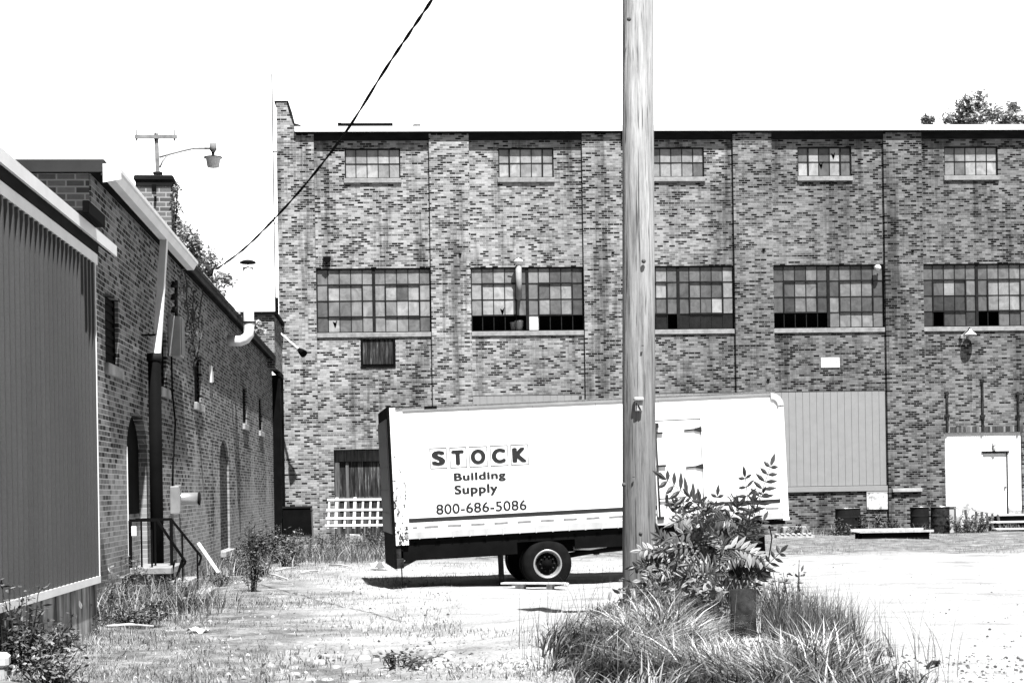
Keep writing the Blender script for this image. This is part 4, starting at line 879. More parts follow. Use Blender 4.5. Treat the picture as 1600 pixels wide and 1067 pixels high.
for (px_, py_, d, rx, rz, lab, seed, nc) in ((298, 392, 36, .75, .7, 'sunlit leafy treetop behind the white gutter', 8, 26), (345, 428, 40, .75, .75, 'sunlit leafy treetop behind the cable end', 9, 26), (400, 520, 48, .6, .5, 'small leafy treetop behind the workshop far end', 10, 12)):
    c = atd(px_, py_, d); c[0] -= .3
    tree('tree', (c[0], c[1], -.1), c[2], (0, 0, c[2] + .1), (rx, rx, rz), nc, 80, .13, lab, 'trees behind the workshop', (.2, .6), seed)
# ivy on the chimney
iv = Root('ivy', cc.M @ Vector((cx1, .2, .4)), 3, label='bright ivy climbing the right side of the brick chimney', cat='plant'); b = MB(); R_ = random.Random(11)
s_ = MB(); s_.tube([(0, 0, 0), (.06, 0, .8), (.0, .02, 1.6), (.05, 0, cz - .6)], .015, 6); s_.build('stem', M['stem'], iv)
for i in range(18): leafset(b, (R_.uniform(-.02, .12), R_.uniform(-.2, .2), .3 + i / 18 * (cz - .75)), (.09, .12, .1), 40, .10, R_, (.15, .6))
b.build('leaves', M['leaf'], iv)
# vine tangle under the eave
vn = Root('vine', LW(9.0, -.1, 4.6), 90.9, label='dark leafless vine tangle on the brick under the eave', cat='plant'); b = MB(); R_ = random.Random(12)
for i in range(14):
    p = Vector((R_.uniform(-.8, 2), 0, R_.uniform(-.6, 1.2))); P = [p.copy()]
    for j in range(6): p = p + Vector((R_.uniform(-.15, .3), R_.uniform(-.02, .02), R_.uniform(-.1, .25))); p.y = max(min(p.y, .05), -.05); P.append(p.copy())
    b.tube(P, .012, 5)
b.build('stem', M['stem'], vn); f = MB(); leafset(f, (.5, 0, .4), (1.2, .06, .8), 120, .09, R_, (.02, .08)); f.build('leaves', M['leaf'], vn)

# ------------------------------------------------------------------ sapling with feather leaves
def frond(f, s_, p, d, L, nl, ll, R_, droop=.25, tone=(.07, .17), side=None):
    d = d.normalized(); P = [p.copy()]; cur = p.copy(); dd = d.copy(); N = 8
    for i in range(N): dd = (dd + Vector((0, 0, -droop / N))).normalized(); cur = cur + dd * (L / N); P.append(cur.copy())
    s_.tube(P, [.006] * 3 + [.004] * (len(P) - 3), 4, cap=False)
    t = R_.uniform(*tone); sd = side or Vector((R_.gauss(0, 1), R_.gauss(-1, .5), R_.gauss(0, .4)))
    for i in range(nl):
        q = .18 + .8 * i / (nl - 1); k_ = q * N; j = min(int(k_), N - 1); c = P[j].lerp(P[j + 1], k_ - j); ax = (P[j + 1] - P[j]).normalized(); s = ax.cross(sd).normalized(); up = s.cross(ax)
        sc = math.sin(math.pi * (.25 + .7 * q)) * .5 + .55
        for sg in (-1, 1):
            dl = (s * sg + ax * .55 + up * R_.uniform(-.25, .25) + Vector((0, 0, -.15))).normalized()
            leaf(f, c, dl, ll * sc * R_.uniform(.85, 1.1), ll * .30, t * R_.uniform(.75, 1.3), R_, up=up)
    leaf(f, P[-1], dd, ll, ll * .33, t, R_, up=sd)
def sapling(lab, base_px, stem_px, depth, fr, nrand, seed, box_, ll=.15):
    R_ = random.Random(seed); b0 = atd(*base_px, depth); b0[2] = gz(b0[0], b0[1])
    t = Root('sapling', b0, label=lab, cat='sapling', group='saplings beside the pole'); f = MB(); s_ = MB(); o = Vector(b0)
    SP = []
    for sp in stem_px:
        P = [Vector((0, 0, 0))] + [Vector(atd(x, y, depth + dd)) - o for x, y, dd in sp]; SP.append(P); s_.tube(P, list(np.linspace(.016, .007, len(P))), 6)
    for (x0, y0, x1, y1, nl, l_) in fr:
        a = Vector(atd(x0, y0, depth)) - o; e = Vector(atd(x1, y1, depth - R_.uniform(.0, .25))) - o; L = (e - a).length
        frond(f, s_, a, e - a, L, nl, l_, R_, .15, (.05, .11), Vector((.1, -1, .25)))
    for i in range(nrand):
        P = R_.choice(SP); q_ = R_.uniform(.25, .95) * (len(P) - 1); j_ = min(int(q_), len(P) - 2); a = P[j_].lerp(P[j_ + 1], q_ - j_) + Vector((R_.gauss(0, .05), R_.gauss(0, .12), 0))
        an = R_.uniform(0, 2 * math.pi); frond(f, s_, a, Vector((math.cos(an) * .8, math.sin(an) * .7, R_.uniform(.2, 1.))), R_.uniform(.32, .56), R_.randint(7, 10), ll * R_.uniform(.75, 1.05), R_, 1.1, (.02, .4))
    s_.build('stem', M['stem'], t); f.build('leaves', M['leaf'], t)
sapling('tall feather-leaved sapling with its tip against the truck front', (1163, 985), [[(1158, 900, .1), (1160, 860, .1), (1166, 820, 0), (1180, 785, 0)], [(1140, 930, 0), (1135, 880, 0), (1128, 830, 0)]], 16.7,
        [(1180, 800, 1202, 728, 6, .15), (1172, 815, 1165, 745, 5, .14), (1163, 850, 1175, 785, 5, .15), (1170, 830, 1190, 770, 5, .1), (1160, 880, 1190, 812, 6, .12), (1150, 900, 1120, 835, 7, .14), (1165, 920, 1215, 860, 7, .13)], 27, 21, (1125, 1195, 850, 960))
sapling('spreading feather-leaved sapling with a frond against the truck side door', (1105, 985), [[(1110, 920, 0), (1112, 870, 0), (1108, 820, 0), (1100, 795, 0)], [(1080, 930, 0), (1060, 880, 0)]], 16.9,
        [(1103, 800, 1045, 745, 6, .20), (1104, 815, 1080, 775, 5, .15), (1108, 860, 1150, 790, 8, .15), (1105, 850, 1062, 800, 7, .15), (1110, 880, 1095, 780, 8, .14), (1090, 880, 1035, 835, 8, .15), (1112, 850, 1120, 775, 6, .13)], 36, 22, (1050, 1130, 840, 960))
sapling('low dense sapling pressed against the right side of the pole', (1045, 975), [[(1062, 920, 0), (1060, 875, 0)], [(1050, 930, 0), (1046, 890, 0)]], 17.3,
        [(1045, 890, 1030, 830, 7, .14), (1040, 910, 1020, 870, 6, .14)], 22, 23, (1028, 1065, 860, 960), .13)

# bollard
p0 = atd(1162, 990, 15.6); g0 = float(gz(p0[0], p0[1]))
t = Root('bollard', (p0[0], p0[1], g0 - .02), label='rusty steel post standing in the tall grass right of the pole', cat='bollard')
zt = t.px(1162, 921)[1]; b = MB(); b.lathe([(.125, 0), (.125, zt), (.115, zt + .004), (.108, zt), (.108, .05)], n=28); b.lathe([(.108, zt - .12), (.0, zt - .1)], n=28); b.build('pipe', M['rust'], t)
b = MB(); b.lathe([(.13, .0), (.16, .0), (.16, .04), (.13, .04)], n=20); b.build('collar', M['conc'], t)

# ------------------------------------------------------------------ grass (numpy)
def grass_obj(name, P, H, W, lean, az, tone, segs=3, mat='grass', cv=1.):
    n = len(P); ts = np.linspace(0, 1, segs + 1); V = np.zeros((n, 2 * segs + 1, 3)); dirx, diry = np.cos(az), np.sin(az)
    tw = az + math.pi / 2 + np.random.default_rng(1).normal(0, .6, n); sx, sy = np.cos(tw), np.sin(tw)
    for i, t in enumerate(ts):
        off = lean * t ** (1 + cv); x = P[:, 0] + dirx * off * H; y = P[:, 1] + diry * off * H; z = P[:, 2] + H * (t - .35 * lean * t ** 2)
        w_ = W * (1 - t ** 1.5) * .5
        if i < segs: V[:, 2 * i] = np.stack([x - sx * w_, y - sy * w_, z], -1); V[:, 2 * i + 1] = np.stack([x + sx * w_, y + sy * w_, z], -1)
        else: V[:, 2 * i] = np.stack([x, y, z], -1)
    K = 2 * segs + 1; base = (np.arange(n) * K)[:, None]
    quads = np.concatenate([base + np.array([[2 * i, 2 * i + 1, 2 * i + 3, 2 * i + 2]]) for i in range(segs - 1)], 0) if segs > 1 else np.zeros((0, 4), int)
    tris = base + np.array([[2 * segs - 2, 2 * segs - 1, 2 * segs]])
    me = bpy.data.meshes.new(name); me.vertices.add(n * K); me.vertices.foreach_set('co', V.reshape(-1))
    nl = quads.size + tris.size; me.loops.add(nl); me.loops.foreach_set('vertex_index', np.concatenate([quads.reshape(-1), tris.reshape(-1)]).astype(np.int32))
    me.polygons.add(len(quads) + len(tris)); st = np.concatenate([np.arange(len(quads)) * 4, quads.size + np.arange(len(tris)) * 3]); me.polygons.foreach_set('loop_start', st.astype(np.int32))
    try: me.polygons.foreach_set('loop_total', np.concatenate([np.full(len(quads), 4), np.full(len(tris), 3)]).astype(np.int32))
    except Exception: pass
    me.update(calc_edges=True)
    tt = np.concatenate([np.tile(tone, segs - 1), tone]) if segs > 1 else tone
    me.attributes.new('tone', 'FLOAT', 'FACE').data.foreach_set('value', tt.astype(np.float32)); me.materials.append(M[mat])
    o = bpy.data.objects.new(name, me); COL.objects.link(o); return o
G = np.random.default_rng(12)
def onground(px0, px1, py0, py1, n):
    px_ = G.uniform(px0, px1, n); py_ = G.uniform(py0, py1, n); return np.array([atg(a, c) for a, c in zip(px_, py_)])
# tall clump around the pole: an ellipse on the ground
def ellipse(cx_, cy_, rx, ry, n, p=.6):
    a = G.uniform(0, 2 * math.pi, n); r = G.uniform(0, 1, n) ** p; x = cx_ + np.cos(a) * r * rx; y = cy_ + np.sin(a) * r * ry; return np.stack([x, y, gz(x, y) - .02], -1), r
n = 30000; P, r = ellipse(2.62, 14.3, 1.42, 3.3, n, .6)
wb_ = 1 + .16 * np.sin(np.arctan2(P[:, 1] - 14.3, P[:, 0] - 2.6) * 5 + 1) + .1 * np.sin(np.arctan2(P[:, 1] - 14.3, P[:, 0] - 2.6) * 11); P[:, 0] = 2.62 + (P[:, 0] - 2.62) * wb_
keep = ~((np.abs(P[:, 0] - 3.15) < .17) & (P[:, 1] > 15.0) & (P[:, 1] < 15.8))
rag = np.sin(P[:, 0] * 7 + 2 * np.sin(P[:, 1] * 4)) * np.sin(P[:, 1] * 5.3 + P[:, 0] * 2); keep &= (r < .72) | (rag > .0) | (G.random(n) < .12)
P, r = P[keep], r[keep]; n = len(P)
cl_ = .5 + .5 * np.sin(P[:, 0] * 5.1 + np.sin(P[:, 1] * 3.)) * np.sin(P[:, 1] * 3.7 + 1.3)
near_ = np.exp(-((P[:, 0] - .203 * P[:, 1]) / .55) ** 4 - ((P[:, 1] - 14.6) / 1.4) ** 4)
H = (.48 - .24 * r ** 2) * G.uniform(.45, 1.3, n) * (.6 + .8 * cl_) * (1 - .72 * near_); az = 2.2 * np.sin(P[:, 0] * 2.3 + 1.2 * np.sin(P[:, 1] * 1.9)) + 1.6 * np.sin(P[:, 1] * 2.7 + P[:, 0]) + G.normal(0, .75, n)
o = grass_obj('tall_grass', P, H, G.uniform(.012, .026, n), G.uniform(.3, 1.35, n), az, G.uniform(.4, 1., n) * np.where(G.random(n) < .42, .08, 1.) * (.4 + .75 * cl_) * (1.05 - .65 * r ** 2), 4)
tag(o, 'tall tangled grass around the foot of the pole and the rusty post', 'grass', kind='stuff')
n = 520; P, r = ellipse(2.75, 14.6, 1.9, 3.5, n, .4)
o = grass_obj('seed_stalks', P, G.uniform(.35, .85, n), G.uniform(.004, .007, n), G.uniform(.05, .5, n), G.uniform(0, 6.28, n), G.uniform(.04, .12, n), 4)
tag(o, 'thin dark seed stalks standing above the tall grass', 'grass', kind='stuff')
n = 2600; P, r = ellipse(3.5, 15.4, .6, 1.9, n, .6); kp = ~((np.abs(P[:, 0] - .203 * P[:, 1]) < .24) & (P[:, 1] < 15.8)); P = P[kp]; n = len(P)
o = grass_obj('tall_weed_stalks', P, G.uniform(.3, .72, n), G.uniform(.006, .013, n), G.uniform(.1, .6, n), G.uniform(0, 6.28, n), G.uniform(.02, .2, n), 4)
tag(o, 'dense dark upright weeds at the right side of the tall grass', 'weeds', kind='stuff')
# short turf, left half of the yard and the strip along the factory
Ps = [onground(0, 720, 880, 1067, 15000), onground(120, 640, 850, 960, 9000), onground(1180, 1600, 826, 866, 7000), onground(380, 1000, 838, 905, 6000), onground(0, 330, 905, 1067, 7000), onground(700, 900, 985, 1067, 2500)]
P = np.concatenate(Ps); kk = np.sin(P[:, 0] * 1.3 + 2 * np.sin(P[:, 1] * .7)) + np.sin(P[:, 1] * 1.1 + P[:, 0] * .6) + G.normal(0, .8, len(P)); P = P[kk > -.5]; n = len(P); P[:, 2] -= .01
o = grass_obj('turf_grass', P, G.uniform(.03, .11, n), G.uniform(.007, .014, n), G.uniform(.2, 1.2, n), G.uniform(0, 6.28, n), G.uniform(.10, .34, n), 2)
tag(o, 'short sparse trampled grass over the left half of the yard', 'grass', kind='stuff')
# rank weeds along the walls, left
def strip(p0, p1, wd, n):
    t = G.random(n); x = p0[0] + (p1[0] - p0[0]) * t + G.normal(0, wd, n); y = p0[1] + (p1[1] - p0[1]) * t + G.normal(0, wd, n); return np.stack([x, y, gz(x, y) - .02], -1)
Ps = [strip(atg(60, 1060), atg(165, 985), .22, 900), strip(atg(160, 975), atg(300, 945), .35, 3200), strip(atg(300, 915), atg(400, 865), .5, 2600), strip(atg(400, 880), atg(600, 868), 1.0, 6500), strip((-4, 52.7), (1.5, 52.9), .5, 3000), strip((12.5, 53.2), (20.5, 53.2), .35, 3000)]
P = np.concatenate(Ps); n = len(P); P = P[(np.sin(P[:, 0] * 4.3 + P[:, 1]) * np.sin(P[:, 1] * 3.1) + G.normal(0, .5, n)) > -.25]; n = len(P)
o = grass_obj('weed_grass', P, G.uniform(.08, .42, n) * np.where(P[:, 1] < 19.5, .45, np.where(P[:, 1] < 40, 1.55, 1.2)), G.uniform(.007, .015, n), G.uniform(.15, 1.0, n), G.uniform(0, 6.28, n), G.uniform(.03, .45, n) * np.where(G.random(n) < .3, .15, 1.), 3)
tag(o, 'rank dry weeds along the walls and behind the truck', 'weeds', kind='stuff')

# ------------------------------------------------------------------ weedy bushes: each a plant
BX = []
def bush(px_, py_, w_, h, n, lab, seed, size=.06, tone=(.015, .15), depth=None, name='weed_bush', grp='weed bushes in the yard'):
    p = atg(px_, py_) if depth is None else None
    if depth is not None: p = atd(px_, py_, depth); p[2] = gz(p[0], p[1])
    t = Root(name, (p[0], p[1], p[2] - .02), label=lab, cat='weed', group=grp); R_ = random.Random(seed); s_ = MB(); f = MB()
    for i in range(n):
        a = R_.uniform(0, 6.28); rr = R_.random() ** .6 * w_ / 2; q = Vector((math.cos(a) * rr * .4, math.sin(a) * rr * .3, 0)); e = Vector((math.cos(a) * rr, math.sin(a) * rr * .7, h * R_.uniform(.35, 1.25) * (1 - .35 * (rr / (w_ / 2)) ** 2)))
        mid = (q + e) / 2 + Vector((R_.uniform(-.05, .05), 0, .04)); s_.tube([q, mid, e], [.008, .006, .003], 4, cap=False)
        for j in range(int(11 + h * 20)):
            u = R_.uniform(.2, 1); c = (q.lerp(mid, u * 2) if u < .5 else mid.lerp(e, u * 2 - 1)); d_ = Vector((R_.gauss(0, 1), R_.gauss(0, 1), R_.uniform(-.4, .8))).normalized()
            leaf(f, c + Vector((R_.gauss(0, .04), R_.gauss(0, .04), R_.gauss(0, .03))), d_, size * 1.2 * R_.uniform(.6, 1.5), size * .6, R_.uniform(*tone), R_)
    s_.build('stem', M['stem'], t); f.build('leaves', M['leaf'], t)
for i, (x_, y_, w_, h_, lab) in enumerate((
    (425, 868, .9, .75, 'leafy weed in front of the dark crate'), (463, 862, .8, .6, 'upright weed at the right foot of the dark crate'), (480, 876, .9, .5, 'mid grey weed just left of the lattice and nearer the camera'),
    (528, 858, .9, .4, 'low weed touching the bottom rail of the lattice'), (568, 862, .9, .5, 'weed between the concrete block and the truck rear'), (605, 868, .8, .55, 'weed partly hidden behind the truck rear bumper'),
    (372, 898, .7, .5, 'small leafy weed right of the leaning board'), (410, 900, .5, .4, 'little weed just right of the lone tall weed'), (450, 884, .7, .45, 'weed behind the pale sticks'),
    (180, 965, .6, .6, 'dry wispy weed against the workshop wall beside the shed corner'), (205, 950, .6, .7, 'tall wispy weed against the wall left of the railing'), (235, 968, .6, .35, 'weed under the concrete landing'), (285, 955, .6, .3, 'weed at the foot of the lowest step'),
    (100, 1020, .5, .3, 'small weed at the middle of the shed base'))):
    BX.append((x_, y_, w_, h_, 20 if w_ > .6 else 14, lab, 60 + i))
for b_ in BX: bush(*b_, .05, (.03, .26))
bush(30, 1052, 1.1, .75, 46, 'dark leafy bush in the lower left corner against the shed base', 31, .05, (.015, .16))
bush(75, 1067, .6, .35, 18, 'low leafy clump at the bottom edge beside the dark corner bush', 32, .05, (.05, .3))
bush(20, 1015, .5, 1.15, 10, 'spindly weed reaching up in front of the dark siding', 33, .045, (.04, .16))
bush(215, 978, 1.1, .30, 26, 'low weed clump in front of the concrete steps', 34, .05)
bush(260, 950, .7, .5, 22, 'tangled weed growing through the step railing', 35, .045)
bush(395, 925, .34, 1.25, 13, 'tall upright dark weed standing alone in the grass', 36, .05, (.015, .1))
bush(400, 882, 1.2, .95, 36, 'dense leafy bush against the workshop far doorway', 37, .07)
bush(445, 880, 1.3, .8, 34, 'broad leafy bush left of the white lattice', 38, .07)
bush(505, 872, 1.0, .62, 26, 'leafy bush below the left end of the white lattice', 39, .06, (.02, .16))
bush(545, 868, 1.1, .45, 24, 'low dark bush below the middle of the white lattice', 40, .06, (.02, .14))
bush(590, 862, 1.0, .6, 26, 'bushy weed close behind the truck rear', 41, .06)
bush(1262, 832, 1.5, .6, 26, 'dark bush on the concrete footing right of the truck', 42, .07, (.015, .12))
bush(1315, 836, 1.0, .5, 14, 'thin weed around the single dark drum pair', 43, .07)
bush(1370, 832, 1.4, .75, 22, 'wispy weed below the peeling board', 44, .07, (.03, .2))
bush(1345, 834, .9, .55, 20, 'dark weed between the left drums and the peeling board', 55, .07, (.01, .09))
bush(1395, 834, .8, .5, 18, 'dark weed between the peeling board and the right drums', 56, .07, (.01, .09))
bush(1240, 836, .8, .35, 14, 'low dark weed beside the broken pallet', 57, .07, (.01, .09))
bush(1520, 832, 1.9, .7, 44, 'overgrown weeds filling the broken picket fence', 45, .07, (.02, .2))
bush(120, 990, .5, .55, 14, 'stringy dark weed hanging near the shed corner', 46, .045, (.015, .12))
bush(345, 915, .5, .3, 12, 'small weed beside the leaning board', 47, .05)
bush(622, 1045, .9, .14, 16, 'small dark tuft among the cobbles at the bottom', 48, .04, (.02, .1))
bush(1240, 975, .7, .65, 20, 'wispy feathery weed right of the rusty post', 49, .045, (.04, .2), 16.4)
bush(1010, 985, .8, .5, 24, 'leafy weed at the foot of the pole', 50, .08, (.05, .3), 16.6)
bush(1085, 990, .9, .5, 26, 'broad-leaved weed in front of the saplings', 51, .1, (.05, .32), 16.2)
bush(1140, 960, .8, .6, 22, 'dark undergrowth weed behind the rusty post', 52, .08, (.02, .14), 17.0)

# ------------------------------------------------------------------ steps with railing by the arched door
stp = Root('concrete_steps', LW(2.4, 0, .2), 90.94, label='overgrown concrete landing and steps below the arched doorway', cat='steps')
zl = .53
b = MB(); b.box(-.1, 1.3, -.62, -.02, zl - .1, zl, bev=.01); b.build('landing', M['stone'], stp); b = MB(); b.box(-.02, 1.2, -.2, -.02, -.3, zl - .105); b.box(.2, 1.2, -.56, -.2, -.3, zl - .105); b.build('base', M['foundation'], stp)
for i in range(2):
    b = MB(); b.box(-.1, 1.1, -.86 - i * .26, -.6 - i * .26, zl - .3 - i * .18, zl - .2 - i * .18, bev=.012); b.box(0, 1.05, -.84 - i * .26, -.62 - i * .26, -.3, zl - .305 - i * .18); b.build('step', M['conc'], stp)
rl = Root('stair_railing', LW(2.4, 0, .2 + zl), 90.94, label='bent black iron railing on the concrete steps', cat='railing'); hR = .69
b = MB()
b.bar((-.05, -.02, hR), (-.05, -.44, hR), .04, .04); b.bar((-.05, -.42, hR), (-.1, -.83, hR - .62), .035); b.bar((-.1, -.83, hR - .62), (-.1, -.77, hR - .7), .03); b.build('handrail', M['black'], rl); b = MB()
b.bar((.55, -.02, hR), (.55, -.56, hR), .04, .04); b.bar((.55, -.54, hR), (.55, -.98, hR - .57), .035); b.bar((.55, -.98, hR - .57), (.55, -.94, hR - .7), .03); b.build('handrail', M['black'], rl)
for x, y, z0_, z1_ in ((-.05, -.03, -.1, hR), (-.05, -.19, 0, hR), (.0, -.33, 0, hR), (.55, -.54, -.5, hR), (.55, -.7, -.5, hR - .22), (.55, -.92, -.78, hR - .5), (.55, -.3, 0, hR)):
    b = MB(); b.bar((x, y, z0_), (x, y, z1_), .045 if y in (-.03, -.54) else .025); b.build('baluster', M['black'], rl)
b = MB(); b.bar((-.1, -.62, -.4), (-.08, -.78, hR - .58), .04); b.tube([(.1, -.65, .1), (.1, -.6, -.1), (.1, -.62, -.25)], .015, 6); b.build('brace', M['black'], rl)
b = MB(); b.box(-.12, -.1, -.13, -.06, hR - .22, hR - .08); b.build('tag', M['white_paint'], rl)

# ------------------------------------------------------------------ loose things
def drum(px_, depthY, lab, dx_=0):
    p = fw(px_, 800, 0); x = p.x; t = Root('steel_drum', (x, depthY, float(gz(x, depthY))), label=lab, cat='drum', group='dark steel drums by the factory wall'); b = MB()
    pr = [(0, .01), (.28, .0), (.29, .01)]; dsc = 1.08
    for z in np.linspace(.02, .84, 28):
        pr.append((.285 + (.012 if min(abs(z - .28), abs(z - .57)) < .018 else 0), z))
    pr += [(.297, .86), (.297, .88), (.28, .88), (.27, .85), (0, .845)]; b.lathe([(a_ * dsc, z_) for a_, z_ in pr], n=32); b.build('shell', M['rust'] if 'rusty' in lab else M['steel_dark'], t)
    b = MB(); b.lathe([(.313, .865), (.326, .87), (.326, .885), (.313, .887)], n=32); b.lathe([(0, .875), (.035, .873), (.035, .85)], (.12, .1, 0), 10); b.build('lid_ring', M['galv'], t)
drum(1306, 53.0, 'dark drum at the left of the pair nearest the truck'); drum(1322, 53.45, 'dark drum at the right of the pair nearest the truck')
drum(1424, 53.2, 'dark drum in front of the pilaster beside the peeling board'); drum(1451, 52.9, 'rusty dark drum next to the white post')
p = fw(1468, 810, 0); t = Root('white_post', (p.x, 52.95, -.14), label='short white square post between the drum and the picket fence', cat='post'); b = MB(); b.box(-.09, .09, -.09, .09, 0, .86, bev=.01); b.build('post', M['off_white'], t); b = MB(); b.box(-.3, .16, -.12, .12, .861, .9, bev=.006); b.build('cap', M['old_wood'], t)
# low wooden platform
pa = atg(1343, 843); pb = atg(1459, 841); t = Root('wooden_platform', pa, math.degrees(math.atan2(pb[1] - pa[1], pb[0] - pa[0])), label='low pale wooden platform lying on the gravel in front of the drums', cat='platform'); L_ = float(np.linalg.norm(pb - pa))
b = MB()
for i in range(6): b.box(.02, L_ - .02, .0 + i * .17, .155 + i * .17, .2, .235, bev=.004)
b.build('deck', M['white_wood'], t)
for y in (.04, .5, .92): b = MB(); b.box(.12, L_ - .12, y, y + .08, -.02, .198); b.build('runner', M['black'], t)
b = MB(); b.box(0, L_, -.03, -.003, .2, .27); b.box(0, L_, 1.02, 1.05, .2, .3); b.build('edge_board', M['grey_wood'], t)
# broken pallet behind
p = atg(1214, 841); t = Root('pallet', p, -4, label='broken grey pallet lying flat right of the truck', cat='pallet')
for y in (0, .45, .9): b = MB(); b.box(0, 1.2, y, y + .06, 0, .1); b.build('runner', M['grey_wood'], t)
for i in range(7): b = MB(); b.bar((.02 + i * .17, -.02, .12), (.12 + i * .18, .98, .12), .09, .02); b.build('slat', M['grey_wood'], t)
# white lattice leaning by the door
p = fw(512, 822, -1.5); t = Root('lattice_panel', (p.x, YF - 1.5, float(gz(p.x, YF - 1.5))), label='white wooden lattice panel leaning in front of the timber door', cat='lattice')
def lz_(x, y): return t.px(x, y, 0)
b = MB(); W2 = 2.25
zs = [lz_(540, 780)[1], lz_(540, 796)[1], lz_(540, 809)[1], lz_(540, 820)[1]]
for i, z in enumerate(zs): b.bar((-.03 * i, -.02 - .0, z), (W2, -.02, z - .02), .02, .07, up=(0, 0, 1))
b.build('rail', M['white_wood'], t)
b = MB()
for i, x in enumerate((.07, .32, .60, .91, 1.17, 1.42, 1.67, 1.92, 2.17)): tall = x in (.32, .91); b.bar((x - .06, .0, zs[3] - .1), (x, 0, zs[0] + (.07 if tall else -.0)), .10 if tall else .065, .02, up=(0, 1, 0))
b.build('slat', M['white_wood'], t)
# dark crate and stake left of the lattice
p = fw(443, 820, -1.2); t = Root('steel_crate', (p.x, YF - 1.4, float(gz(p.x, YF - 1.4))), label='dark open crate against the factory wall beside the lattice', cat='crate')
z0_, z1_ = .25, t.px(460, 791)[1]; b = MB(); b.box(0, .92, .0, .03, z0_, z1_ - .06); b.box(0, .92, .6, .63, z0_, z1_); b.box(0, .03, .03, .6, z0_, z1_); b.box(.89, .92, .03, .6, z0_, z1_); b.build('side', M['black'], t)
b = MB(); b.box(-.02, .95, -.03, .03, z1_ - .06, z1_, bev=.006); b.box(-.02, .95, -.03, -.001, z0_, z0_ + .05); b.build('rim', M['steel_dark'], t)
for x, y in ((.03, .03), (.86, .03), (.03, .57), (.86, .57)): b = MB(); b.box(x, x + .04, y, y + .04, -.0, z0_); b.build('leg', M['black'], t)
p = fw(487, 815, -2.2); t = Root('stake', (p.x, YF - 2.2, float(gz(p.x, YF - 2.2))), label='thin dark wooden stake standing between crate and lattice', cat='stake'); b = MB(); b.bar((.05, 0, -.05), (0, 0, 1.2), .05, .04); b.build('post', M['old_wood'], t); b = MB(); b.bar((-.03, -.02, 1.1), (.06, -.02, 1.12), .02); b.build('nail', M['steel_dark'], t)
# picket fence and steps at the right
pa = Vector(fw(1472, 800, -1.0)); pb = Vector(fw(1560, 812, -1.0)); t = Root('picket_fence', (pa.x, YF - 1.0, -.13), label='short run of broken pale pickets sagging towards the steps', cat='fence'); Lp = pb.x - pa.x
za = t.px(1475, 790)[1]; zb = t.px(1556, 803)[1]
b = MB(); b.bar((-.1, 0, za), (Lp, 0, zb), .06, .05); b.bar((-.05, 0, za - .5), (Lp - .3, 0, zb - .35), .05, .05); b.build('rail', M['grey_wood'], t)
R_ = random.Random(3)
for i in range(11):
    x = .05 + i * Lp / 10.5; zz = za + (zb - za) * i / 10; b = MB(); b.bar((x + R_.uniform(-.02, .12), -.04, -.03), (x, -.04, zz - .02), .085, .02, up=(0, 1, 0)); b.build('picket', M['white_wood'] if i in (0, 1, 3, 5) else M['old_wood'], t)
p = fw(1557, 830, -1.3); t = Root('door_steps', (p.x + .05, YF - 1.45, -.14), label='white edged wooden steps up to the white factory door', cat='steps')
for i, (zt) in enumerate((.14, .37, .60)):
    b = MB(); b.box(-.05, 2.15, i * .35 + .1, i * .35 + .14, zt - .23, zt - .052); b.build('riser', M['black'], t)
    b = MB(); b.box(-.1 + i * .0 - .12 * i, 2.2, i * .35, i * .35 + .42, zt - .05, zt, bev=.006); b.build('tread', M['white_wood'], t)
for x in (.0, 2.1):
    b = MB(); b.prism([(x, -.02), (x + .06, -.02), (x + .06, .08), (x, .08)], .05, 1.2); b.prism([(x, .08), (x + .06, .08), (x + .06, .54), (x, .54)], .72, 1.2); b.prism([(x, .08), (x + .06, .08), (x + .06, .31), (x, .31)], .38, .719); b.build('stringer', M['black'], t)
# board leaning on the workshop wall, paper, stump, stones
q = bp(322, 849, -.25); t = Root('leaning_board', LW(q[0], -.3, .25), 90.94, label='white board leaning against the workshop wall', cat='board')
b = MB(); b.bar((0, -.18, .02), (.0, .2, .6), .03, .3, up=(1, 0, 0)); b.build('board', M['white_wood'], t); b = MB(); b.bar((-.03, -.14, .08), (-.03, .18, .56), .02, .03, up=(1, 0, 0)); b.build('batten', M['off_white'], t)
p = atg(309, 990); t = Root('paper_sheet', p + np.array([0, 0, .03]), -8, label='crumpled white paper lying on the grass near the steps', cat='litter')
b = MB(); R_ = random.Random(8); g_ = [[(-.12 + .04 * i, -.1 + .05 * j, R_.uniform(0, .035) + .02 * math.sin(i)) for i in range(7)] for j in range(5)]
for j in range(4):
    for i in range(6): b.face([g_[j][i], g_[j][i + 1], g_[j + 1][i + 1], g_[j + 1][i]], 0)
b.build('sheet', M['paper'], t)
for (px_, py_, sc, lab) in ((596, 890, 1., 'white torn plastic scrap beside the truck rear'), (552, 843, .8, 'white scrap in the weeds below the lattice')):
    p = atg(px_, py_); t = Root('plastic_scrap', p + np.array([0, 0, .02]), 30, label=lab, cat='litter', group='white scraps in the weeds'); b = MB(); R_ = random.Random(int(px_))
    g_ = [[(-.2 + .08 * i, -.1 + .08 * j, R_.uniform(0, .18)) for i in range(5)] for j in range(4)]
    for j in range(3):
        for i in range(4): b.face([g_[j][i], g_[j][i + 1], g_[j + 1][i + 1], g_[j + 1][i]], 0)
    b.build('sheet', M['paper'], t, M=Matrix.Scale(sc, 4))
p = fw(552, 830, -6.); pp = atg(556, 846); t = Root('concrete_block', pp, 3, label='pale concrete block half hidden in weeds below the lattice', cat='block'); b = MB(); b.box(-.35, .35, -.1, .3, -.02, .28, bev=.03); b.build('block', M['rock'], t)
b = MB(); b.box(-.3, .3, -.105, -.1, .05, .2); b.build('face_chip', M['conc'], t)
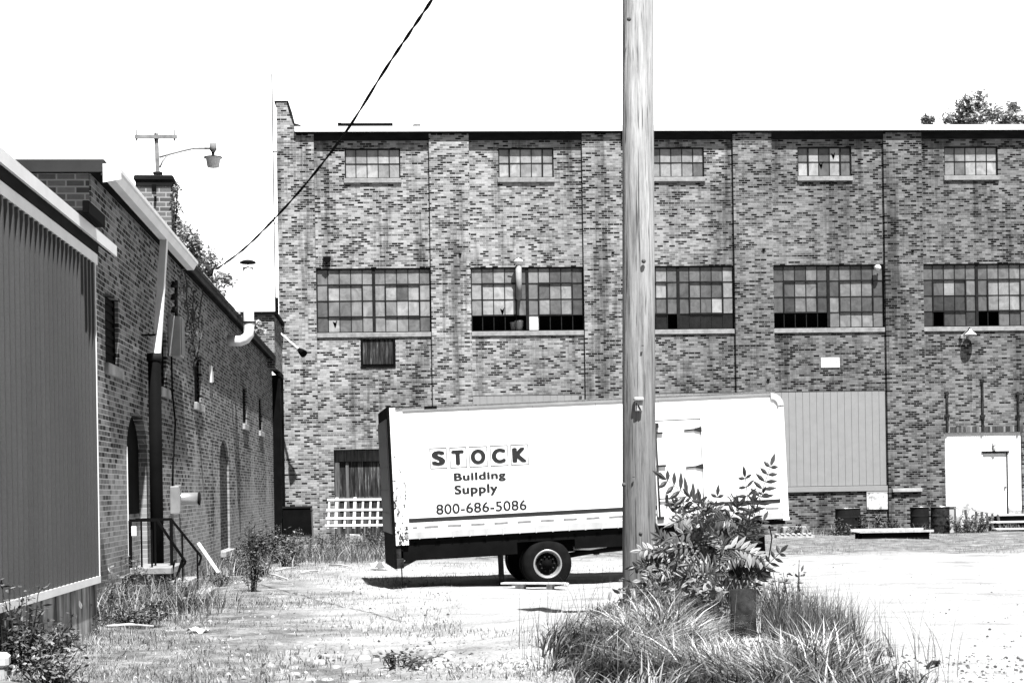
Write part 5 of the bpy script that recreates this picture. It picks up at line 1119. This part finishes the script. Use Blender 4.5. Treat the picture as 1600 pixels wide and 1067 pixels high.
pp = atg(16, 1067); pp = atd(2, 1050, 13.6); t = Root('concrete_stump', (pp[0] - .05, pp[1], float(gz(pp[0], pp[1])) - .02), 10, label='pale concrete post top at the bottom left edge', cat='post'); zt = t.px(4, 1020)[1]; b = MB(); b.box(-.14, .1, -.12, .12, 0, zt - .1, bev=.02); b.build('post', M['conc'], t); b = MB(); b.box(-.16, .12, -.14, .14, zt - .12, zt, bev=.03); b.build('cap', M['rock'], t)
LOGS = (((430, 893), (462, 889), 'pale stick lying in the grass behind the lone tall weed'), ((470, 897), (497, 894), 'short pale stick lying left of the truck shadow'), ((410, 897), (450, 907), 'longer bent stick lying near the tall weed'), ((1466, 1040), (1449, 1047), 'small dark stick on the gravel at the right'), ((515, 884), (548, 887), 'flat pale slat lying in the weeds behind the truck'), ((165, 982), (240, 982), 'pale slat lying along the foot of the step weeds'))
for (a, c, lab) in LOGS:
    pa, pb = atg(*a), atg(*c); t = Root('stick', pa, label=lab, cat='stick', group='sticks lying on the ground'); e = Vector(pb - pa); b = MB(); b.tube([(0, 0, .03), tuple(e * .5 + Vector((0, 0, .05))), tuple(e + Vector((0, 0, .03)))], [.018, .02, .014], 7); b.build('wood', M['rust'] if 'dark' in lab else M['grey_wood'], t)
# cobbles: an old paved patch, too many to count
b = MB(); R_ = random.Random(17); c = 0
P = onground(590, 900, 990, 1067, 150)
base = atg(740, 1030)
for i in range(-11, 12):
    for j in range(-5, 12):
        if R_.random() < .72: continue
        x = base[0] + i * .17 + R_.uniform(-.03, .03) + (j % 2) * .08; y = base[1] + j * .26 - .4 + R_.uniform(-.03, .03); z = float(gz(x, y)) - .03; s = R_.uniform(.04, .075)
        b.lathe([(0, .05), (s * .6, .048), (s, .035), (s * 1.15, 0)], (x, y, z), 8)
o = b.build('cobblestones', M['cobble'], None); tag(o, 'worn pale cobbles showing through the dirt at the bottom', 'cobbles', kind='stuff')
b = MB()
for (a, c_, n) in (((640, 930, 1000, 1060), .012, 500), ((1300, 1600, 880, 1060), .009, 220), ((200, 700, 900, 1060), .014, 500), ((1300, 1600, 1020, 1067), .010, 350)):
    for p in onground(*a, n): s = c_ * R_.uniform(.5, 1.8); b.lathe([(0, s), (s, s * .4), (s * 1.1, -.005)], (p[0], p[1], p[2]), 5, t=R_.choice([.05, .1, .35, .5]), sm=False)
o = b.build('gravel', M['tonal'], None); tag(o, 'loose small gravel scattered over the pale yard', 'gravel', kind='stuff')
